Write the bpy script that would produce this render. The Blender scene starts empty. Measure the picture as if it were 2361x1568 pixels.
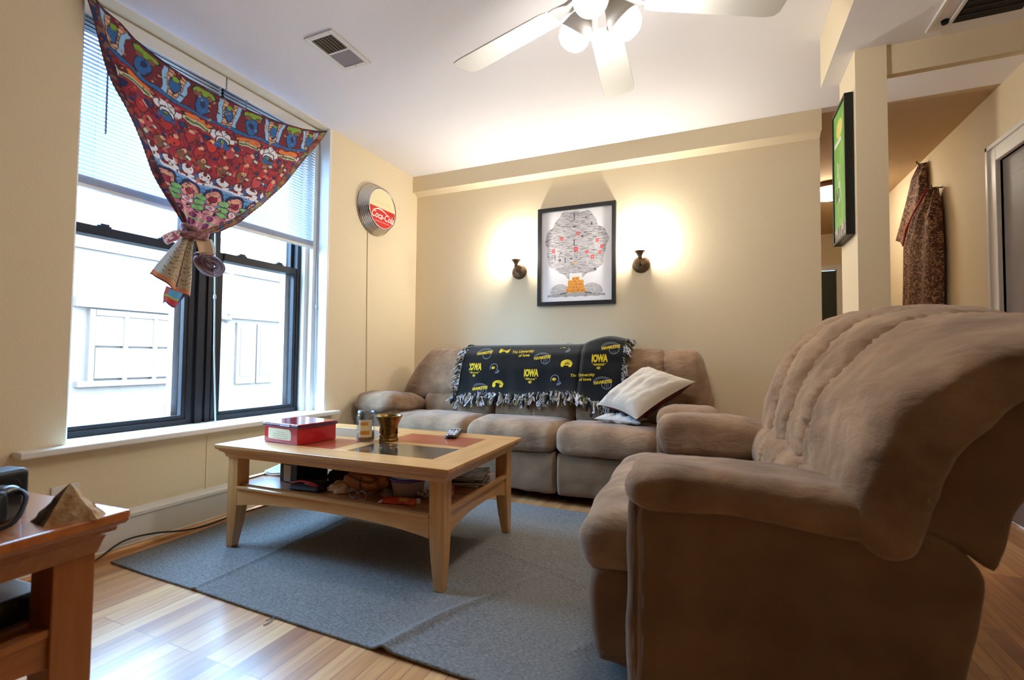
import bpy, bmesh, math, random
import numpy as np
from mathutils import Vector, Matrix, noise

random.seed(7)
rng = np.random.default_rng(11)
PI = math.pi
scene = bpy.context.scene
COL = scene.collection

# ------------------------------------------------------------------ camera
def make_camera():
    yaw, pit, rol = 0.410689, 0.035468, 0.010287
    F = Vector((-math.sin(yaw) * math.cos(pit), math.cos(yaw) * math.cos(pit), math.sin(pit)))
    R = Vector((math.cos(yaw), math.sin(yaw), 0))
    U = R.cross(F)
    R2 = R * math.cos(rol) + U * math.sin(rol)
    U2 = -R * math.sin(rol) + U * math.cos(rol)
    cam = bpy.data.cameras.new('camera')
    cam.sensor_width = 36.0
    cam.lens = 1096.353 / 2361 * 36.0
    cam.clip_start = 0.02
    cam.clip_end = 200
    cam.dof.use_dof = True
    cam.dof.focus_distance = 2.9
    cam.dof.aperture_fstop = 3.2
    o = bpy.data.objects.new('camera', cam)
    M = Matrix((( R2.x, U2.x, -F.x, 2.4534), (R2.y, U2.y, -F.y, -3.4917), (R2.z, U2.z, -F.z, 0.88), (0, 0, 0, 1)))
    o.matrix_world = M
    COL.objects.link(o)
    scene.camera = o
make_camera()

# ------------------------------------------------------------------ light, world, exposure
scene.view_settings.view_transform = 'Standard'
scene.view_settings.look = 'None'
scene.view_settings.gamma = 1.0
scene.view_settings.use_curve_mapping = False
scene.view_settings.exposure = 0.22
scene.cycles.use_denoising = True
scene.cycles.max_bounces = 9
scene.cycles.diffuse_bounces = 5
scene.cycles.glossy_bounces = 4
scene.cycles.transmission_bounces = 8
scene.cycles.transparent_max_bounces = 24
scene.cycles.sample_clamp_indirect = 6.0
scene.cycles.caustics_reflective = False
scene.cycles.caustics_refractive = False

FAN_GLOBE = 108.0        # emission of the three fan globes
SCONCE_BULB = 800.0
HALL_LAMP = 34.0
SKY = (0.34, 0.63, 1.0)
SKY_STRENGTH = 40.0

def make_world():
    w = bpy.data.worlds.new('overcast_sky')
    scene.world = w
    w.use_nodes = True
    nt = w.node_tree
    nt.nodes.clear()
    out = nt.nodes.new('ShaderNodeOutputWorld')
    bg = nt.nodes.new('ShaderNodeBackground')
    bg.inputs['Color'].default_value = (*SKY, 1)
    bg.inputs['Strength'].default_value = SKY_STRENGTH
    nt.links.new(bg.outputs[0], out.inputs[0])
    l = bpy.data.lights.new('window_portal', 'AREA')
    l.shape = 'RECTANGLE'
    l.size = 1.40
    l.size_y = 1.95
    l.cycles.is_portal = True
    o = bpy.data.objects.new('window_portal', l)
    o.location = (-0.30, -1.72, 1.47)
    o.rotation_euler = (PI / 2, 0, -PI / 2)
    COL.objects.link(o)
make_world()

# ------------------------------------------------------------------ helpers
def lin(c):
    return tuple((x / 12.92 if x <= 0.04045 else ((x + 0.055) / 1.055) ** 2.4) for x in c)

def rgb(r, g, b):
    return lin((r / 255, g / 255, b / 255))

def new_mat(name):
    m = bpy.data.materials.new(name)
    m.use_nodes = True
    nt = m.node_tree
    b = nt.nodes['Principled BSDF']
    return m, nt, b

def mat(name, col, rough=0.5, metal=0.0, var=0.0, vscale=8.0, bump=0.0, bscale=60.0, coat=0.0, sheen=0.0,
        stretch=(1, 1, 1), spec=0.5, col2=None, detail=3.0, emit=None, estr=0.0, trans=0.0, alpha=1.0, ior=1.45):
    m, nt, b = new_mat(name)
    b.inputs['Base Color'].default_value = (*col, 1)
    b.inputs['Roughness'].default_value = rough
    b.inputs['Metallic'].default_value = metal
    b.inputs['Coat Weight'].default_value = coat
    b.inputs['Coat Roughness'].default_value = 0.12
    b.inputs['Specular IOR Level'].default_value = spec
    b.inputs['Sheen Weight'].default_value = sheen
    b.inputs['Sheen Roughness'].default_value = 0.5
    b.inputs['Transmission Weight'].default_value = trans
    b.inputs['Alpha'].default_value = alpha
    b.inputs['IOR'].default_value = ior
    if emit is not None:
        b.inputs['Emission Color'].default_value = (*emit, 1)
        b.inputs['Emission Strength'].default_value = estr
    tc = nt.nodes.new('ShaderNodeTexCoord')
    mp = nt.nodes.new('ShaderNodeMapping')
    mp.inputs['Scale'].default_value = stretch
    nt.links.new(tc.outputs['Object'], mp.inputs['Vector'])
    if var > 0 or col2 is not None:
        n = nt.nodes.new('ShaderNodeTexNoise')
        n.inputs['Scale'].default_value = vscale
        n.inputs['Detail'].default_value = detail
        nt.links.new(mp.outputs[0], n.inputs['Vector'])
        cr = nt.nodes.new('ShaderNodeValToRGB')
        c2 = col2 if col2 is not None else tuple(min(1, x * (1 + var)) for x in col)
        c1 = col if col2 is not None else tuple(x * (1 - var) for x in col)
        cr.color_ramp.elements[0].position = 0.35
        cr.color_ramp.elements[1].position = 0.65
        cr.color_ramp.elements[0].color = (*c1, 1)
        cr.color_ramp.elements[1].color = (*c2, 1)
        nt.links.new(n.outputs['Fac'], cr.inputs[0])
        nt.links.new(cr.outputs[0], b.inputs['Base Color'])
    if bump > 0:
        n2 = nt.nodes.new('ShaderNodeTexNoise')
        n2.inputs['Scale'].default_value = bscale
        n2.inputs['Detail'].default_value = 4
        nt.links.new(mp.outputs[0], n2.inputs['Vector'])
        bp = nt.nodes.new('ShaderNodeBump')
        bp.inputs['Strength'].default_value = bump
        bp.inputs['Distance'].default_value = 0.01
        nt.links.new(n2.outputs['Fac'], bp.inputs['Height'])
        nt.links.new(bp.outputs[0], b.inputs['Normal'])
    return m

def attr_mat(name, rough=0.85, sheen=0.0, translucent=0.0, bump=0.0):
    m, nt, b = new_mat(name)
    a = nt.nodes.new('ShaderNodeAttribute')
    a.attribute_name = 'paint'
    nt.links.new(a.outputs['Color'], b.inputs['Base Color'])
    b.inputs['Roughness'].default_value = rough
    b.inputs['Sheen Weight'].default_value = sheen
    if translucent > 0:
        t = nt.nodes.new('ShaderNodeBsdfTranslucent')
        nt.links.new(a.outputs['Color'], t.inputs['Color'])
        mx = nt.nodes.new('ShaderNodeMixShader')
        mx.inputs[0].default_value = translucent
        out = nt.nodes['Material Output']
        nt.links.new(b.outputs[0], mx.inputs[1])
        nt.links.new(t.outputs[0], mx.inputs[2])
        nt.links.new(mx.outputs[0], out.inputs['Surface'])
    return m

def wood(name, c1, c2, axis='x', rough=0.32, coat=0.3, scale=1.0):
    """straight-grained varnished wood, the grain running along one axis"""
    m, nt, b = new_mat(name)
    tc = nt.nodes.new('ShaderNodeTexCoord')
    mp = nt.nodes.new('ShaderNodeMapping')
    s = {'x': (1.2, 16, 16), 'y': (16, 1.2, 16), 'z': (16, 16, 1.2)}[axis]
    mp.inputs['Scale'].default_value = tuple(v * scale for v in s)
    nt.links.new(tc.outputs['Object'], mp.inputs[0])
    n = nt.nodes.new('ShaderNodeTexNoise')
    n.inputs['Scale'].default_value = 2.2
    n.inputs['Detail'].default_value = 6
    n.inputs['Distortion'].default_value = 0.6
    nt.links.new(mp.outputs[0], n.inputs['Vector'])
    cr = nt.nodes.new('ShaderNodeValToRGB')
    cr.color_ramp.elements[0].position = 0.3
    cr.color_ramp.elements[1].position = 0.7
    cr.color_ramp.elements[0].color = (*c1, 1)
    cr.color_ramp.elements[1].color = (*c2, 1)
    nt.links.new(n.outputs['Fac'], cr.inputs[0])
    nt.links.new(cr.outputs[0], b.inputs['Base Color'])
    b.inputs['Roughness'].default_value = rough
    b.inputs['Coat Weight'].default_value = coat
    b.inputs['Coat Roughness'].default_value = 0.15
    return m

def link(name, bm, m, parent=None, smooth=False, loc=None, bevel=0.0, seg=2):
    me = bpy.data.meshes.new(name)
    bmesh.ops.recalc_face_normals(bm, faces=bm.faces)
    bm.to_mesh(me)
    bm.free()
    for mm in (m if isinstance(m, (list, tuple)) else [m]):
        me.materials.append(mm)
    if smooth:
        me.polygons.foreach_set('use_smooth', [True] * len(me.polygons))
    o = bpy.data.objects.new(name, me)
    COL.objects.link(o)
    if parent is not None:
        o.parent = parent
    if loc is not None:
        o.location = loc
    if bevel > 0:
        md = o.modifiers.new('bevel', 'BEVEL')
        md.width = bevel
        md.segments = seg
        md.limit_method = 'ANGLE'
        md.angle_limit = 0.6
    return o

def thing(name, label, cat, loc=(0, 0, 0), rz=0.0, group=None):
    o = bpy.data.objects.new(name, None)
    o.empty_display_size = 0.05
    o.location = loc
    o.rotation_euler = (0, 0, rz)
    COL.objects.link(o)
    return tag(o, label, cat, group)

def tag(o, label, cat, group=None):
    o['label'] = label
    o['category'] = cat
    if group:
        o['group'] = group
    return o

def struct(o):
    o['kind'] = 'structure'
    return o

def box(bm, x0, x1, y0, y1, z0, z1, mi=0, M=None):
    vs = [bm.verts.new((x, y, z)) for z in (z0, z1) for y in (y0, y1) for x in (x0, x1)]
    if M is not None:
        for v in vs:
            v.co = M @ v.co
    for f in ((0, 1, 3, 2), (4, 5, 7, 6), (0, 1, 5, 4), (2, 3, 7, 6), (0, 2, 6, 4), (1, 3, 7, 5)):
        fc = bm.faces.new([vs[i] for i in f])
        fc.material_index = mi
    return vs

def boxes(*bs):
    bm = bmesh.new()
    for b in bs:
        box(bm, *b)
    return bm

def catmull(pts, n, closed=True):
    pts = [Vector(p) for p in pts]
    k = len(pts)
    segs = k if closed else k - 1
    out = []
    dense = []
    for i in range(segs):
        if closed:
            p0, p1, p2, p3 = pts[(i - 1) % k], pts[i], pts[(i + 1) % k], pts[(i + 2) % k]
        else:
            p0, p1, p2, p3 = pts[max(i - 1, 0)], pts[i], pts[i + 1], pts[min(i + 2, k - 1)]
        for j in range(16):
            t = j / 16
            dense.append(0.5 * ((2 * p1) + (p2 - p0) * t + (2 * p0 - 5 * p1 + 4 * p2 - p3) * t * t + (3 * p1 - p0 - 3 * p2 + p3) * t ** 3))
    if not closed:
        dense.append(pts[-1].copy())
    # resample by arc length
    L = [0.0]
    loop = dense + ([dense[0]] if closed else [])
    for a, b in zip(loop[:-1], loop[1:]):
        L.append(L[-1] + (b - a).length)
    T = L[-1]
    m = n if closed else n - 1
    j = 0
    for i in range(n):
        s = T * i / m
        while j < len(L) - 2 and L[j + 1] < s:
            j += 1
        d = L[j + 1] - L[j]
        t = 0 if d == 0 else (s - L[j]) / d
        out.append(loop[j].lerp(loop[j + 1], min(1, max(0, t))))
    return out

def lathe(bm, prof, n=32, c=(0, 0, 0), axis='z', mi=0, a0=0.0, caps=True):
    """prof: (radius, height) pairs"""
    rings = []
    for r, h in prof:
        ring = []
        for i in range(n):
            a = a0 + 2 * PI * i / n
            if axis == 'z':
                p = (c[0] + r * math.cos(a), c[1] + r * math.sin(a), c[2] + h)
            elif axis == 'x':
                p = (c[0] + h, c[1] + r * math.cos(a), c[2] + r * math.sin(a))
            else:
                p = (c[0] + r * math.cos(a), c[1] + h, c[2] + r * math.sin(a))
            ring.append(bm.verts.new(p))
        rings.append(ring)
    for A, B in zip(rings[:-1], rings[1:]):
        for i in range(n):
            f = bm.faces.new((A[i], A[(i + 1) % n], B[(i + 1) % n], B[i]))
            f.material_index = mi
    for ring, ok in ((rings[0], prof[0][0] > 1e-5), (rings[-1], prof[-1][0] > 1e-5)):
        if ok and caps:
            f = bm.faces.new(ring)
            f.material_index = mi
    return rings

def tube(bm, pts, r, n=8, mi=0, closed=False):
    pts = [Vector(p) for p in pts]
    rings = []
    up = Vector((0, 0, 1))
    prev = None
    for i, p in enumerate(pts):
        t = (pts[min(i + 1, len(pts) - 1)] - pts[max(i - 1, 0)])
        if t.length < 1e-9:
            t = Vector((0, 0, 1))
        t.normalize()
        if prev is None:
            a = t.cross(up)
            if a.length < 1e-3:
                a = t.cross(Vector((1, 0, 0)))
        else:
            a = prev - t * prev.dot(t)
        a.normalize()
        prev = a
        b = t.cross(a)
        rr = r[i] if isinstance(r, (list, tuple)) else r
        rings.append([bm.verts.new(p + a * rr * math.cos(2 * PI * k / n) + b * rr * math.sin(2 * PI * k / n)) for k in range(n)])
    for A, B in zip(rings[:-1], rings[1:]):
        for k in range(n):
            f = bm.faces.new((A[k], A[(k + 1) % n], B[(k + 1) % n], B[k]))
            f.material_index = mi
    for ring in (rings[0], rings[-1]):
        f = bm.faces.new(ring)
        f.material_index = mi

def prism(bm, poly, a0, a1, axis='y', mi=0):
    """flat-ended prism of a 2D polygon along an axis (poly in the two other axes, in order)"""
    def P(q, t):
        return {'y': (q[0], t, q[1]), 'x': (t, q[0], q[1]), 'z': (q[0], q[1], t)}[axis]
    A = [bm.verts.new(P(q, a0)) for q in poly]
    B = [bm.verts.new(P(q, a1)) for q in poly]
    n = len(poly)
    for i in range(n):
        f = bm.faces.new((A[i], A[(i + 1) % n], B[(i + 1) % n], B[i]))
        f.material_index = mi
    for L in (A, B):
        f = bm.faces.new(L)
        f.material_index = mi

def puff(prof, a0, a1, axis='y', rnd=0.03, seams=(), amp=0.02, wid=0.02, N=88, M=56, wrinkle=0.003, bulge=0.0,
         shift=None, seed=0, rin=None, rnd0=None, gather=()):
    """stuffed upholstery: a closed profile swept along an axis, the ends rounded, drawn in at the seams"""
    pr = catmull([(p[0], p[1], 0) for p in prof], N, True)
    area = sum(pr[i].x * pr[(i + 1) % N].y - pr[(i + 1) % N].x * pr[i].y for i in range(N))
    sg = 1 if area > 0 else -1
    nr = []
    for i in range(N):
        t = (pr[(i + 1) % N] - pr[i - 1]).normalized()
        nr.append(Vector((t.y, -t.x, 0)) * sg)
    cx = sum((p.x for p in pr)) / N
    cy = sum((p.y for p in pr)) / N
    # stations, denser at the ends and around seams
    L = a1 - a0
    r0 = rnd if rnd0 is None else rnd0
    k0 = 1.0 if rin is None else rin / r0
    k1 = 1.0 if rin is None else rin / rnd
    ts = set()
    for k in range(9):
        th = PI / 2 * k / 8
        ts.add(round(a0 + r0 * (1 - math.cos(th)) if False else a0 + r0 * (1 - math.cos(th)), 6))
        ts.add(round(a1 - rnd * (1 - math.cos(th)), 6))
    for k in range(M + 1):
        ts.add(round(a0 + L * k / M, 6))
    for s in seams:
        for k in range(-5, 6):
            ts.add(round(s + wid * 0.22 * k, 6))
    ts = sorted(t for t in ts if a0 - 1e-6 <= t <= a1 + 1e-6)
    bm = bmesh.new()
    rings = []
    for t in ts:
        ins = 0.0
        if t - a0 < r0:
            q = 1 - (t - a0) / r0
            ins += k0 * r0 * (1 - math.sqrt(max(0, 1 - q * q)))
        if a1 - t < rnd:
            q = 1 - (a1 - t) / rnd
            ins += k1 * rnd * (1 - math.sqrt(max(0, 1 - q * q)))
        for s in seams:
            ins += amp * math.exp(-abs(t - s) / wid)
        ins -= bulge * math.sin(PI * (t - a0) / L)
        ring = []
        for i in range(N):
            p = pr[i] - nr[i] * ins
            q = (p.x, t, p.y) if axis == 'y' else ((t, p.x, p.y) if axis == 'x' else (p.x, p.y, t))
            q = Vector(q)
            n3 = nr[i]
            n3 = Vector((n3.x, 0, n3.y)) if axis == 'y' else (Vector((0, n3.x, n3.y)) if axis == 'x' else Vector((n3.x, n3.y, 0)))
            w = 0
            if wrinkle:
                w = wrinkle * 2.2 * noise.noise(Vector((q.x * 5 + seed, q.y * 5, q.z * 5))) + wrinkle * noise.noise(Vector((q.x * 17, q.y * 17 + seed, q.z * 17)))
            for s in seams:
                d = abs(t - s)
                w += wrinkle * 3.2 * math.exp(-d / (wid * 2.4)) * noise.noise(Vector((i * .75, s * 9 + (t - s) * 14, seed)))
            for (g, gw, ga) in gather:      # gathered pleats near a fold
                w += ga * math.exp(-abs(t - g) / gw) * math.sin(i * 1.4)
            q += n3 * w
            if shift:
                q = shift(q)
            ring.append(bm.verts.new(q))
        rings.append(ring)
    for A, B in zip(rings[:-1], rings[1:]):
        for i in range(N):
            bm.faces.new((A[i], A[(i + 1) % N], B[(i + 1) % N], B[i]))
    for ring in (rings[0], rings[-1]):
        f = bm.faces.new(ring)
        bmesh.ops.triangulate(bm, faces=[f], ngon_method='EAR_CLIP')
    return bm

def grid_mesh(name, P, C, m, parent=None, thick=0.0, smooth=True):
    """P: (R,Cn,3) points; C: (R,Cn,3) colours (or None)"""
    R, K = P.shape[:2]
    me = bpy.data.meshes.new(name)
    idx = np.arange(R * K).reshape(R, K)
    f = np.stack([idx[:-1, :-1], idx[:-1, 1:], idx[1:, 1:], idx[1:, :-1]], -1).reshape(-1, 4)
    me.from_pydata(P.reshape(-1, 3).tolist(), [], f.tolist())
    if C is not None:
        at = me.color_attributes.new('paint', 'FLOAT_COLOR', 'POINT')
        c4 = np.ones((R * K, 4), dtype=np.float32)
        c4[:, :3] = C.reshape(-1, 3)
        at.data.foreach_set('color', c4.ravel())
    me.materials.append(m)
    if smooth:
        me.polygons.foreach_set('use_smooth', [True] * len(me.polygons))
    me.update()
    o = bpy.data.objects.new(name, me)
    COL.objects.link(o)
    if parent is not None:
        o.parent = parent
    if thick > 0:
        md = o.modifiers.new('thickness', 'SOLIDIFY')
        md.thickness = thick
        md.offset = 0
    return o

def text2d(s, size=1.0, shear=0.0, bold=0.0):
    cu = bpy.data.curves.new('t', 'FONT')
    cu.body = s
    cu.size = size
    cu.shear = shear
    cu.align_x = 'CENTER'
    cu.align_y = 'CENTER'
    cu.offset = bold
    cu.resolution_u = 3
    ob = bpy.data.objects.new('t', cu)
    me = bpy.data.meshes.new_from_object(ob)
    vs = [(v.co.x, v.co.y) for v in me.vertices]
    fs = [tuple(p.vertices) for p in me.polygons]
    bpy.data.objects.remove(ob)
    bpy.data.curves.remove(cu)
    bpy.data.meshes.remove(me)
    return vs, fs

def decal(bm, vs, fs, fn, mi):
    vv = [bm.verts.new(fn(x, y)) for x, y in vs]
    for f in fs:
        try:
            fc = bm.faces.new([vv[i] for i in f])
            fc.material_index = mi
        except ValueError:
            pass

def ellipse2(cx, cy, rx, ry, n=16, a0=0.0, a1=2 * PI):
    full = abs(a1 - a0 - 2 * PI) < 1e-6
    k = n if full else n + 1
    vs = [(cx + rx * math.cos(a0 + (a1 - a0) * i / n), cy + ry * math.sin(a0 + (a1 - a0) * i / n)) for i in range(k)]
    return vs, [tuple(range(k))]

def ring2(cx, cy, rx, ry, w, n=16, a0=0.0, a1=2 * PI):
    vs, fs = [], []
    for i in range(n + 1):
        a = a0 + (a1 - a0) * i / n
        vs.append((cx + rx * math.cos(a), cy + ry * math.sin(a)))
        vs.append((cx + (rx - w) * math.cos(a), cy + (ry - w) * math.sin(a)))
    for i in range(n):
        fs.append((2 * i, 2 * i + 2, 2 * i + 3, 2 * i + 1))
    return vs, fs

def quad2(x0, x1, y0, y1):
    return [(x0, y0), (x1, y0), (x1, y1), (x0, y1)], [(0, 1, 2, 3)]

# ------------------------------------------------------------------ shared materials
M_wall = mat('cream_wall_paint', rgb(231, 215, 184), 0.7, bump=0.12, bscale=160, spec=0.3)
M_white = mat('white_trim_paint', rgb(232, 229, 224), 0.4, bump=0.05, bscale=30)
M_ceil = mat('white_ceiling_paint', rgb(244, 242, 246), 0.8, bump=0.10, bscale=120, spec=0.2)
M_ceil2 = mat('beige_ceiling_paint', rgb(196, 170, 138), 0.8, bump=0.08, bscale=120, spec=0.2)
M_frame = mat('dark_bronze_window_frame', rgb(30, 28, 31), 0.5, spec=0.3)
M_black = mat('black_plastic', rgb(20, 20, 22), 0.4)
M_suede = mat('brown_microsuede', rgb(126, 98, 74), 0.9, sheen=0.30, col2=rgb(166, 135, 106), vscale=7, bump=0.25, bscale=260, spec=0.2, detail=5)
M_suede_dark = mat('brown_microsuede_panel', rgb(114, 88, 66), 0.92, sheen=0.2, col2=rgb(134, 106, 80), vscale=5, bump=0.2, bscale=260, spec=0.2)
M_dark = mat('black_underside_fabric', rgb(18, 17, 17), 0.9)
OAK1, OAK2 = rgb(186, 132, 76), rgb(212, 163, 104)
M_oak = wood('honey_wood_lengthwise', OAK1, OAK2, 'x')
M_oaky = wood('honey_wood_crosswise', OAK1, OAK2, 'y')
M_oakz = wood('honey_wood_upright', OAK1, OAK2, 'z')
CH1, CH2 = rgb(138, 78, 32), rgb(162, 98, 46)
M_che = wood('reddish_wood_crosswise', CH1, CH2, 'y')
M_chex = wood('reddish_wood_lengthwise', CH1, CH2, 'x')
M_chez = wood('reddish_wood_upright', CH1, CH2, 'z')

def add_wrinkles(m, scale, strength, stretch=(1, 1, 1)):
    # broad soft creases under the fine nap
    nt = m.node_tree
    b = nt.nodes['Principled BSDF']
    fine = b.inputs['Normal'].links[0].from_node
    tc = nt.nodes.new('ShaderNodeTexCoord')
    mp = nt.nodes.new('ShaderNodeMapping')
    mp.inputs['Scale'].default_value = stretch
    nt.links.new(tc.outputs['Object'], mp.inputs[0])
    n = nt.nodes.new('ShaderNodeTexNoise')
    n.inputs['Scale'].default_value = scale
    n.inputs['Detail'].default_value = 3
    n.inputs['Distortion'].default_value = 1.2
    nt.links.new(mp.outputs[0], n.inputs['Vector'])
    bp = nt.nodes.new('ShaderNodeBump')
    bp.inputs['Strength'].default_value = strength
    bp.inputs['Distance'].default_value = 0.02
    nt.links.new(n.outputs['Fac'], bp.inputs['Height'])
    nt.links.new(bp.outputs[0], fine.inputs['Normal'])
add_wrinkles(M_suede, 9, 0.42, (1.0, 1.0, 2.2))
add_wrinkles(M_suede_dark, 5, 0.12)

# ------------------------------------------------------------------ setting
def build_room():
    # floor boards
    m, nt, b = new_mat('varnished_oak_boards')
    tc = nt.nodes.new('ShaderNodeTexCoord')
    mp = nt.nodes.new('ShaderNodeMapping')
    mp.inputs['Rotation'].default_value = (0, 0, PI / 2)
    nt.links.new(tc.outputs['Object'], mp.inputs[0])
    br = nt.nodes.new('ShaderNodeTexBrick')
    br.inputs['Scale'].default_value = 1.0
    br.inputs['Brick Width'].default_value = 0.85
    br.inputs['Row Height'].default_value = 0.057
    br.inputs['Mortar Size'].default_value = 0.0012
    br.inputs['Mortar Smooth'].default_value = 0.2
    br.inputs['Color1'].default_value = (0, 0, 0, 1)
    br.inputs['Color2'].default_value = (1, 1, 1, 1)
    br.inputs['Mortar'].default_value = (0, 0, 0, 1)
    br.offset = 0.37
    br.offset_frequency = 3
    nt.links.new(mp.outputs[0], br.inputs['Vector'])
    cr = nt.nodes.new('ShaderNodeValToRGB')
    e = cr.color_ramp.elements
    e[0].position = 0.0
    e[0].color = (*rgb(150, 98, 64), 1)
    e[1].position = 1.0
    e[1].color = (*rgb(214, 166, 114), 1)
    for p, c in ((0.15, rgb(176, 120, 76)), (0.4, rgb(192, 138, 88)), (0.8, rgb(202, 150, 98))):
        x = e.new(p)
        x.color = (*c, 1)
    nt.links.new(br.outputs['Color'], cr.inputs[0])
    mp2 = nt.nodes.new('ShaderNodeMapping')
    mp2.inputs['Scale'].default_value = (22, 1.6, 1)
    nt.links.new(tc.outputs['Object'], mp2.inputs[0])
    n = nt.nodes.new('ShaderNodeTexNoise')
    n.inputs['Scale'].default_value = 2.0
    n.inputs['Detail'].default_value = 6
    nt.links.new(mp2.outputs[0], n.inputs['Vector'])
    mx = nt.nodes.new('ShaderNodeMixRGB')
    mx.blend_type = 'OVERLAY'
    mx.inputs[0].default_value = 0.6
    nt.links.new(cr.outputs[0], mx.inputs[1])
    nt.links.new(n.outputs['Fac'], mx.inputs[2])
    mm = nt.nodes.new('ShaderNodeMixRGB')
    mm.inputs[2].default_value = (*rgb(120, 78, 48), 1)
    nt.links.new(br.outputs['Fac'], mm.inputs[0])
    nt.links.new(mx.outputs[0], mm.inputs[1])
    nt.links.new(mm.outputs[0], b.inputs['Base Color'])
    b.inputs['Roughness'].default_value = 0.36
    b.inputs['Coat Weight'].default_value = 0.22
    b.inputs['Coat Roughness'].default_value = 0.2
    bp = nt.nodes.new('ShaderNodeBump')
    bp.inputs['Strength'].default_value = 0.15
    bp.inputs['Distance'].default_value = 0.002
    nt.links.new(n.outputs['Fac'], bp.inputs['Height'])
    nt.links.new(bp.outputs[0], b.inputs['Normal'])
    bm = boxes((-0.02, 3.95, -6.5, 3.47, -0.06, 0.0))
    struct(link('floor', bm, m))

    # left wall with the window opening
    H = 2.444
    bm = bmesh.new()
    box(bm, -0.30, 0, -6.5, -2.423, 0, H)
    box(bm, -0.30, 0, -1.021, 0.12, 0, H)
    box(bm, -0.30, 0, -2.423, -1.021, 0, 0.478)
    box(bm, -0.30, 0, -2.423, -1.021, 2.438, H)
    struct(link('wall_left', bm, M_wall))
    # back wall and its boxed-out top
    bm = boxes((0, 3.045, 0.0, 0.12, 0, H))
    struct(link('wall_back', bm, M_wall))
    bm = bmesh.new()
    prism(bm, [(0.0, 2.285), (-0.035, 2.309), (-0.07, 2.309), (-0.07, H - 0.001), (0.0, H - 0.001)], 0.0, 3.045, axis='x')
    struct(link('trim_1', bm, M_wall))
    # hall side of the back wall, hall end, right wall, rear wall
    bm = boxes((3.045 - 0.12, 3.045, 0.12, 3.43, 0, H))
    struct(link('wall_hall', bm, M_wall))
    bm = bmesh.new()
    box(bm, 3.045, 3.62, 3.43, 3.5, 0, H)
    box(bm, 3.78, 3.916, 3.43, 3.5, 0, H)
    box(bm, 3.62, 3.78, 3.43, 3.5, 1.99, H)
    struct(link('wall_hall_end', bm, M_wall))
    bm = bmesh.new()
    box(bm, 3.916, 4.02, -6.5, -0.80, 0, H)
    box(bm, 3.916, 4.02, 0.035, 3.5, 0, H)
    box(bm, 3.916, 4.02, -0.80, 0.035, 2.02, H)
    struct(link('wall_right', bm, M_wall))
    bm = boxes((0, 3.916, -6.6, -6.5, 0, H))
    struct(link('wall_rear', bm, mat('low_bounce_rear_wall', rgb(104, 84, 66), 0.8)))  # unseen wall coloured darker than the others to cut bounced light
    bm = boxes((-0.3, 4.02, -6.6, 0.0, H, H + 0.08))
    struct(link('ceiling', bm, M_ceil))
    bm = boxes((-0.3, 4.02, 0.0, 3.5, H, H + 0.08))
    struct(link('ceiling_hall', bm, M_ceil2))
    # dropped part of the ceiling, header and pillar
    bm = boxes((2.913, 3.916, -6.5, -0.82, 2.20, H - 0.001))
    o = struct(link('ceiling_drop', bm, [M_wall, M_ceil]))
    for p in o.data.polygons:
        if abs(p.normal.z) > 0.9:
            p.material_index = 1
    bm = boxes((3.10, 3.916, -1.08, -1.045, 2.077, 2.20))
    struct(link('wall_header', bm, M_wall))
    bm = boxes((2.990, 3.10, -1.096, -0.815, 0, 2.20))
    struct(link('wall_pillar', bm, M_wall))

    # baseboards
    def base_prof(s):
        return [(0, 0), (s * 0.022, 0), (s * 0.022, 0.018), (s * 0.016, 0.022), (s * 0.016, 0.135), (s * 0.024, 0.142), (s * 0.024, 0.156), (s * 0.012, 0.166), (s * 0.008, 0.178), (0, 0.178)]
    bm = bmesh.new()
    prism(bm, base_prof(1), -6.5, 0.0, axis='y')
    struct(link('baseboard_left', bm, M_white))
    bm = bmesh.new()
    prism(bm, [(-x, z) for x, z in base_prof(1)], 0.024, 3.045, axis='x')
    struct(link('baseboard_back', bm, M_white))
    bm = bmesh.new()
    prism(bm, [(3.916 - x, z) for x, z in base_prof(1)], -6.5, -0.90, axis='y')
    prism(bm, [(3.916 - x, z) for x, z in base_prof(1)], 0.13, 3.43, axis='y')
    struct(link('baseboard_right', bm, M_white))
    # quarter-round in floor wood colour along the window wall
    bm = bmesh.new()
    prism(bm, [(0.022, 0), (0.042, 0), (0.040, 0.010), (0.034, 0.017), (0.022, 0.020)], -6.5, -0.02, axis='y')
    struct(link('trim_2', bm, M_oaky))
    # fine vertical panel joints
    M_joint = mat('painted_joint', rgb(196, 172, 122), 0.8)
    bm = boxes((0, 0.0015, -1.836, -1.833, 0.178, 0.455))
    struct(link('trim_3', bm, M_joint))
    # door and casing in the right wall
    bm = bmesh.new()
    box(bm, 3.895, 3.94, 0.035, 0.115, 0, 2.10)
    box(bm, 3.895, 3.94, -0.88, -0.80, 0, 2.10)
    box(bm, 3.895, 3.94, -0.80, 0.035, 2.02, 2.10)
    box(bm, 3.885, 3.90, 0.100, 0.125, 0, 2.125)
    box(bm, 3.885, 3.90, -0.89, -0.865, 0, 2.125)
    box(bm, 3.885, 3.90, -0.89, 0.125, 2.10, 2.125)
    struct(link('trim_5', bm, M_white, bevel=0.003))
    bm = bmesh.new()
    box(bm, 3.925, 3.965, -0.799, 0.034, 0.005, 2.019)
    d = struct(link('door_1', bm, mat('grey_door_paint', rgb(126, 118, 118), 0.5), bevel=0.003))
    bm = bmesh.new()
    for z0, z1 in ((0.15, 0.95), (1.05, 1.9)):
        for y0, y1 in ((-0.70, -0.42), (-0.34, -0.07)):
            box(bm, 3.919, 3.926, y0, y1, z0, z1)
    link('door_panel', bm, d.data.materials[0], d, bevel=0.003)
    bm = bmesh.new()
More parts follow.
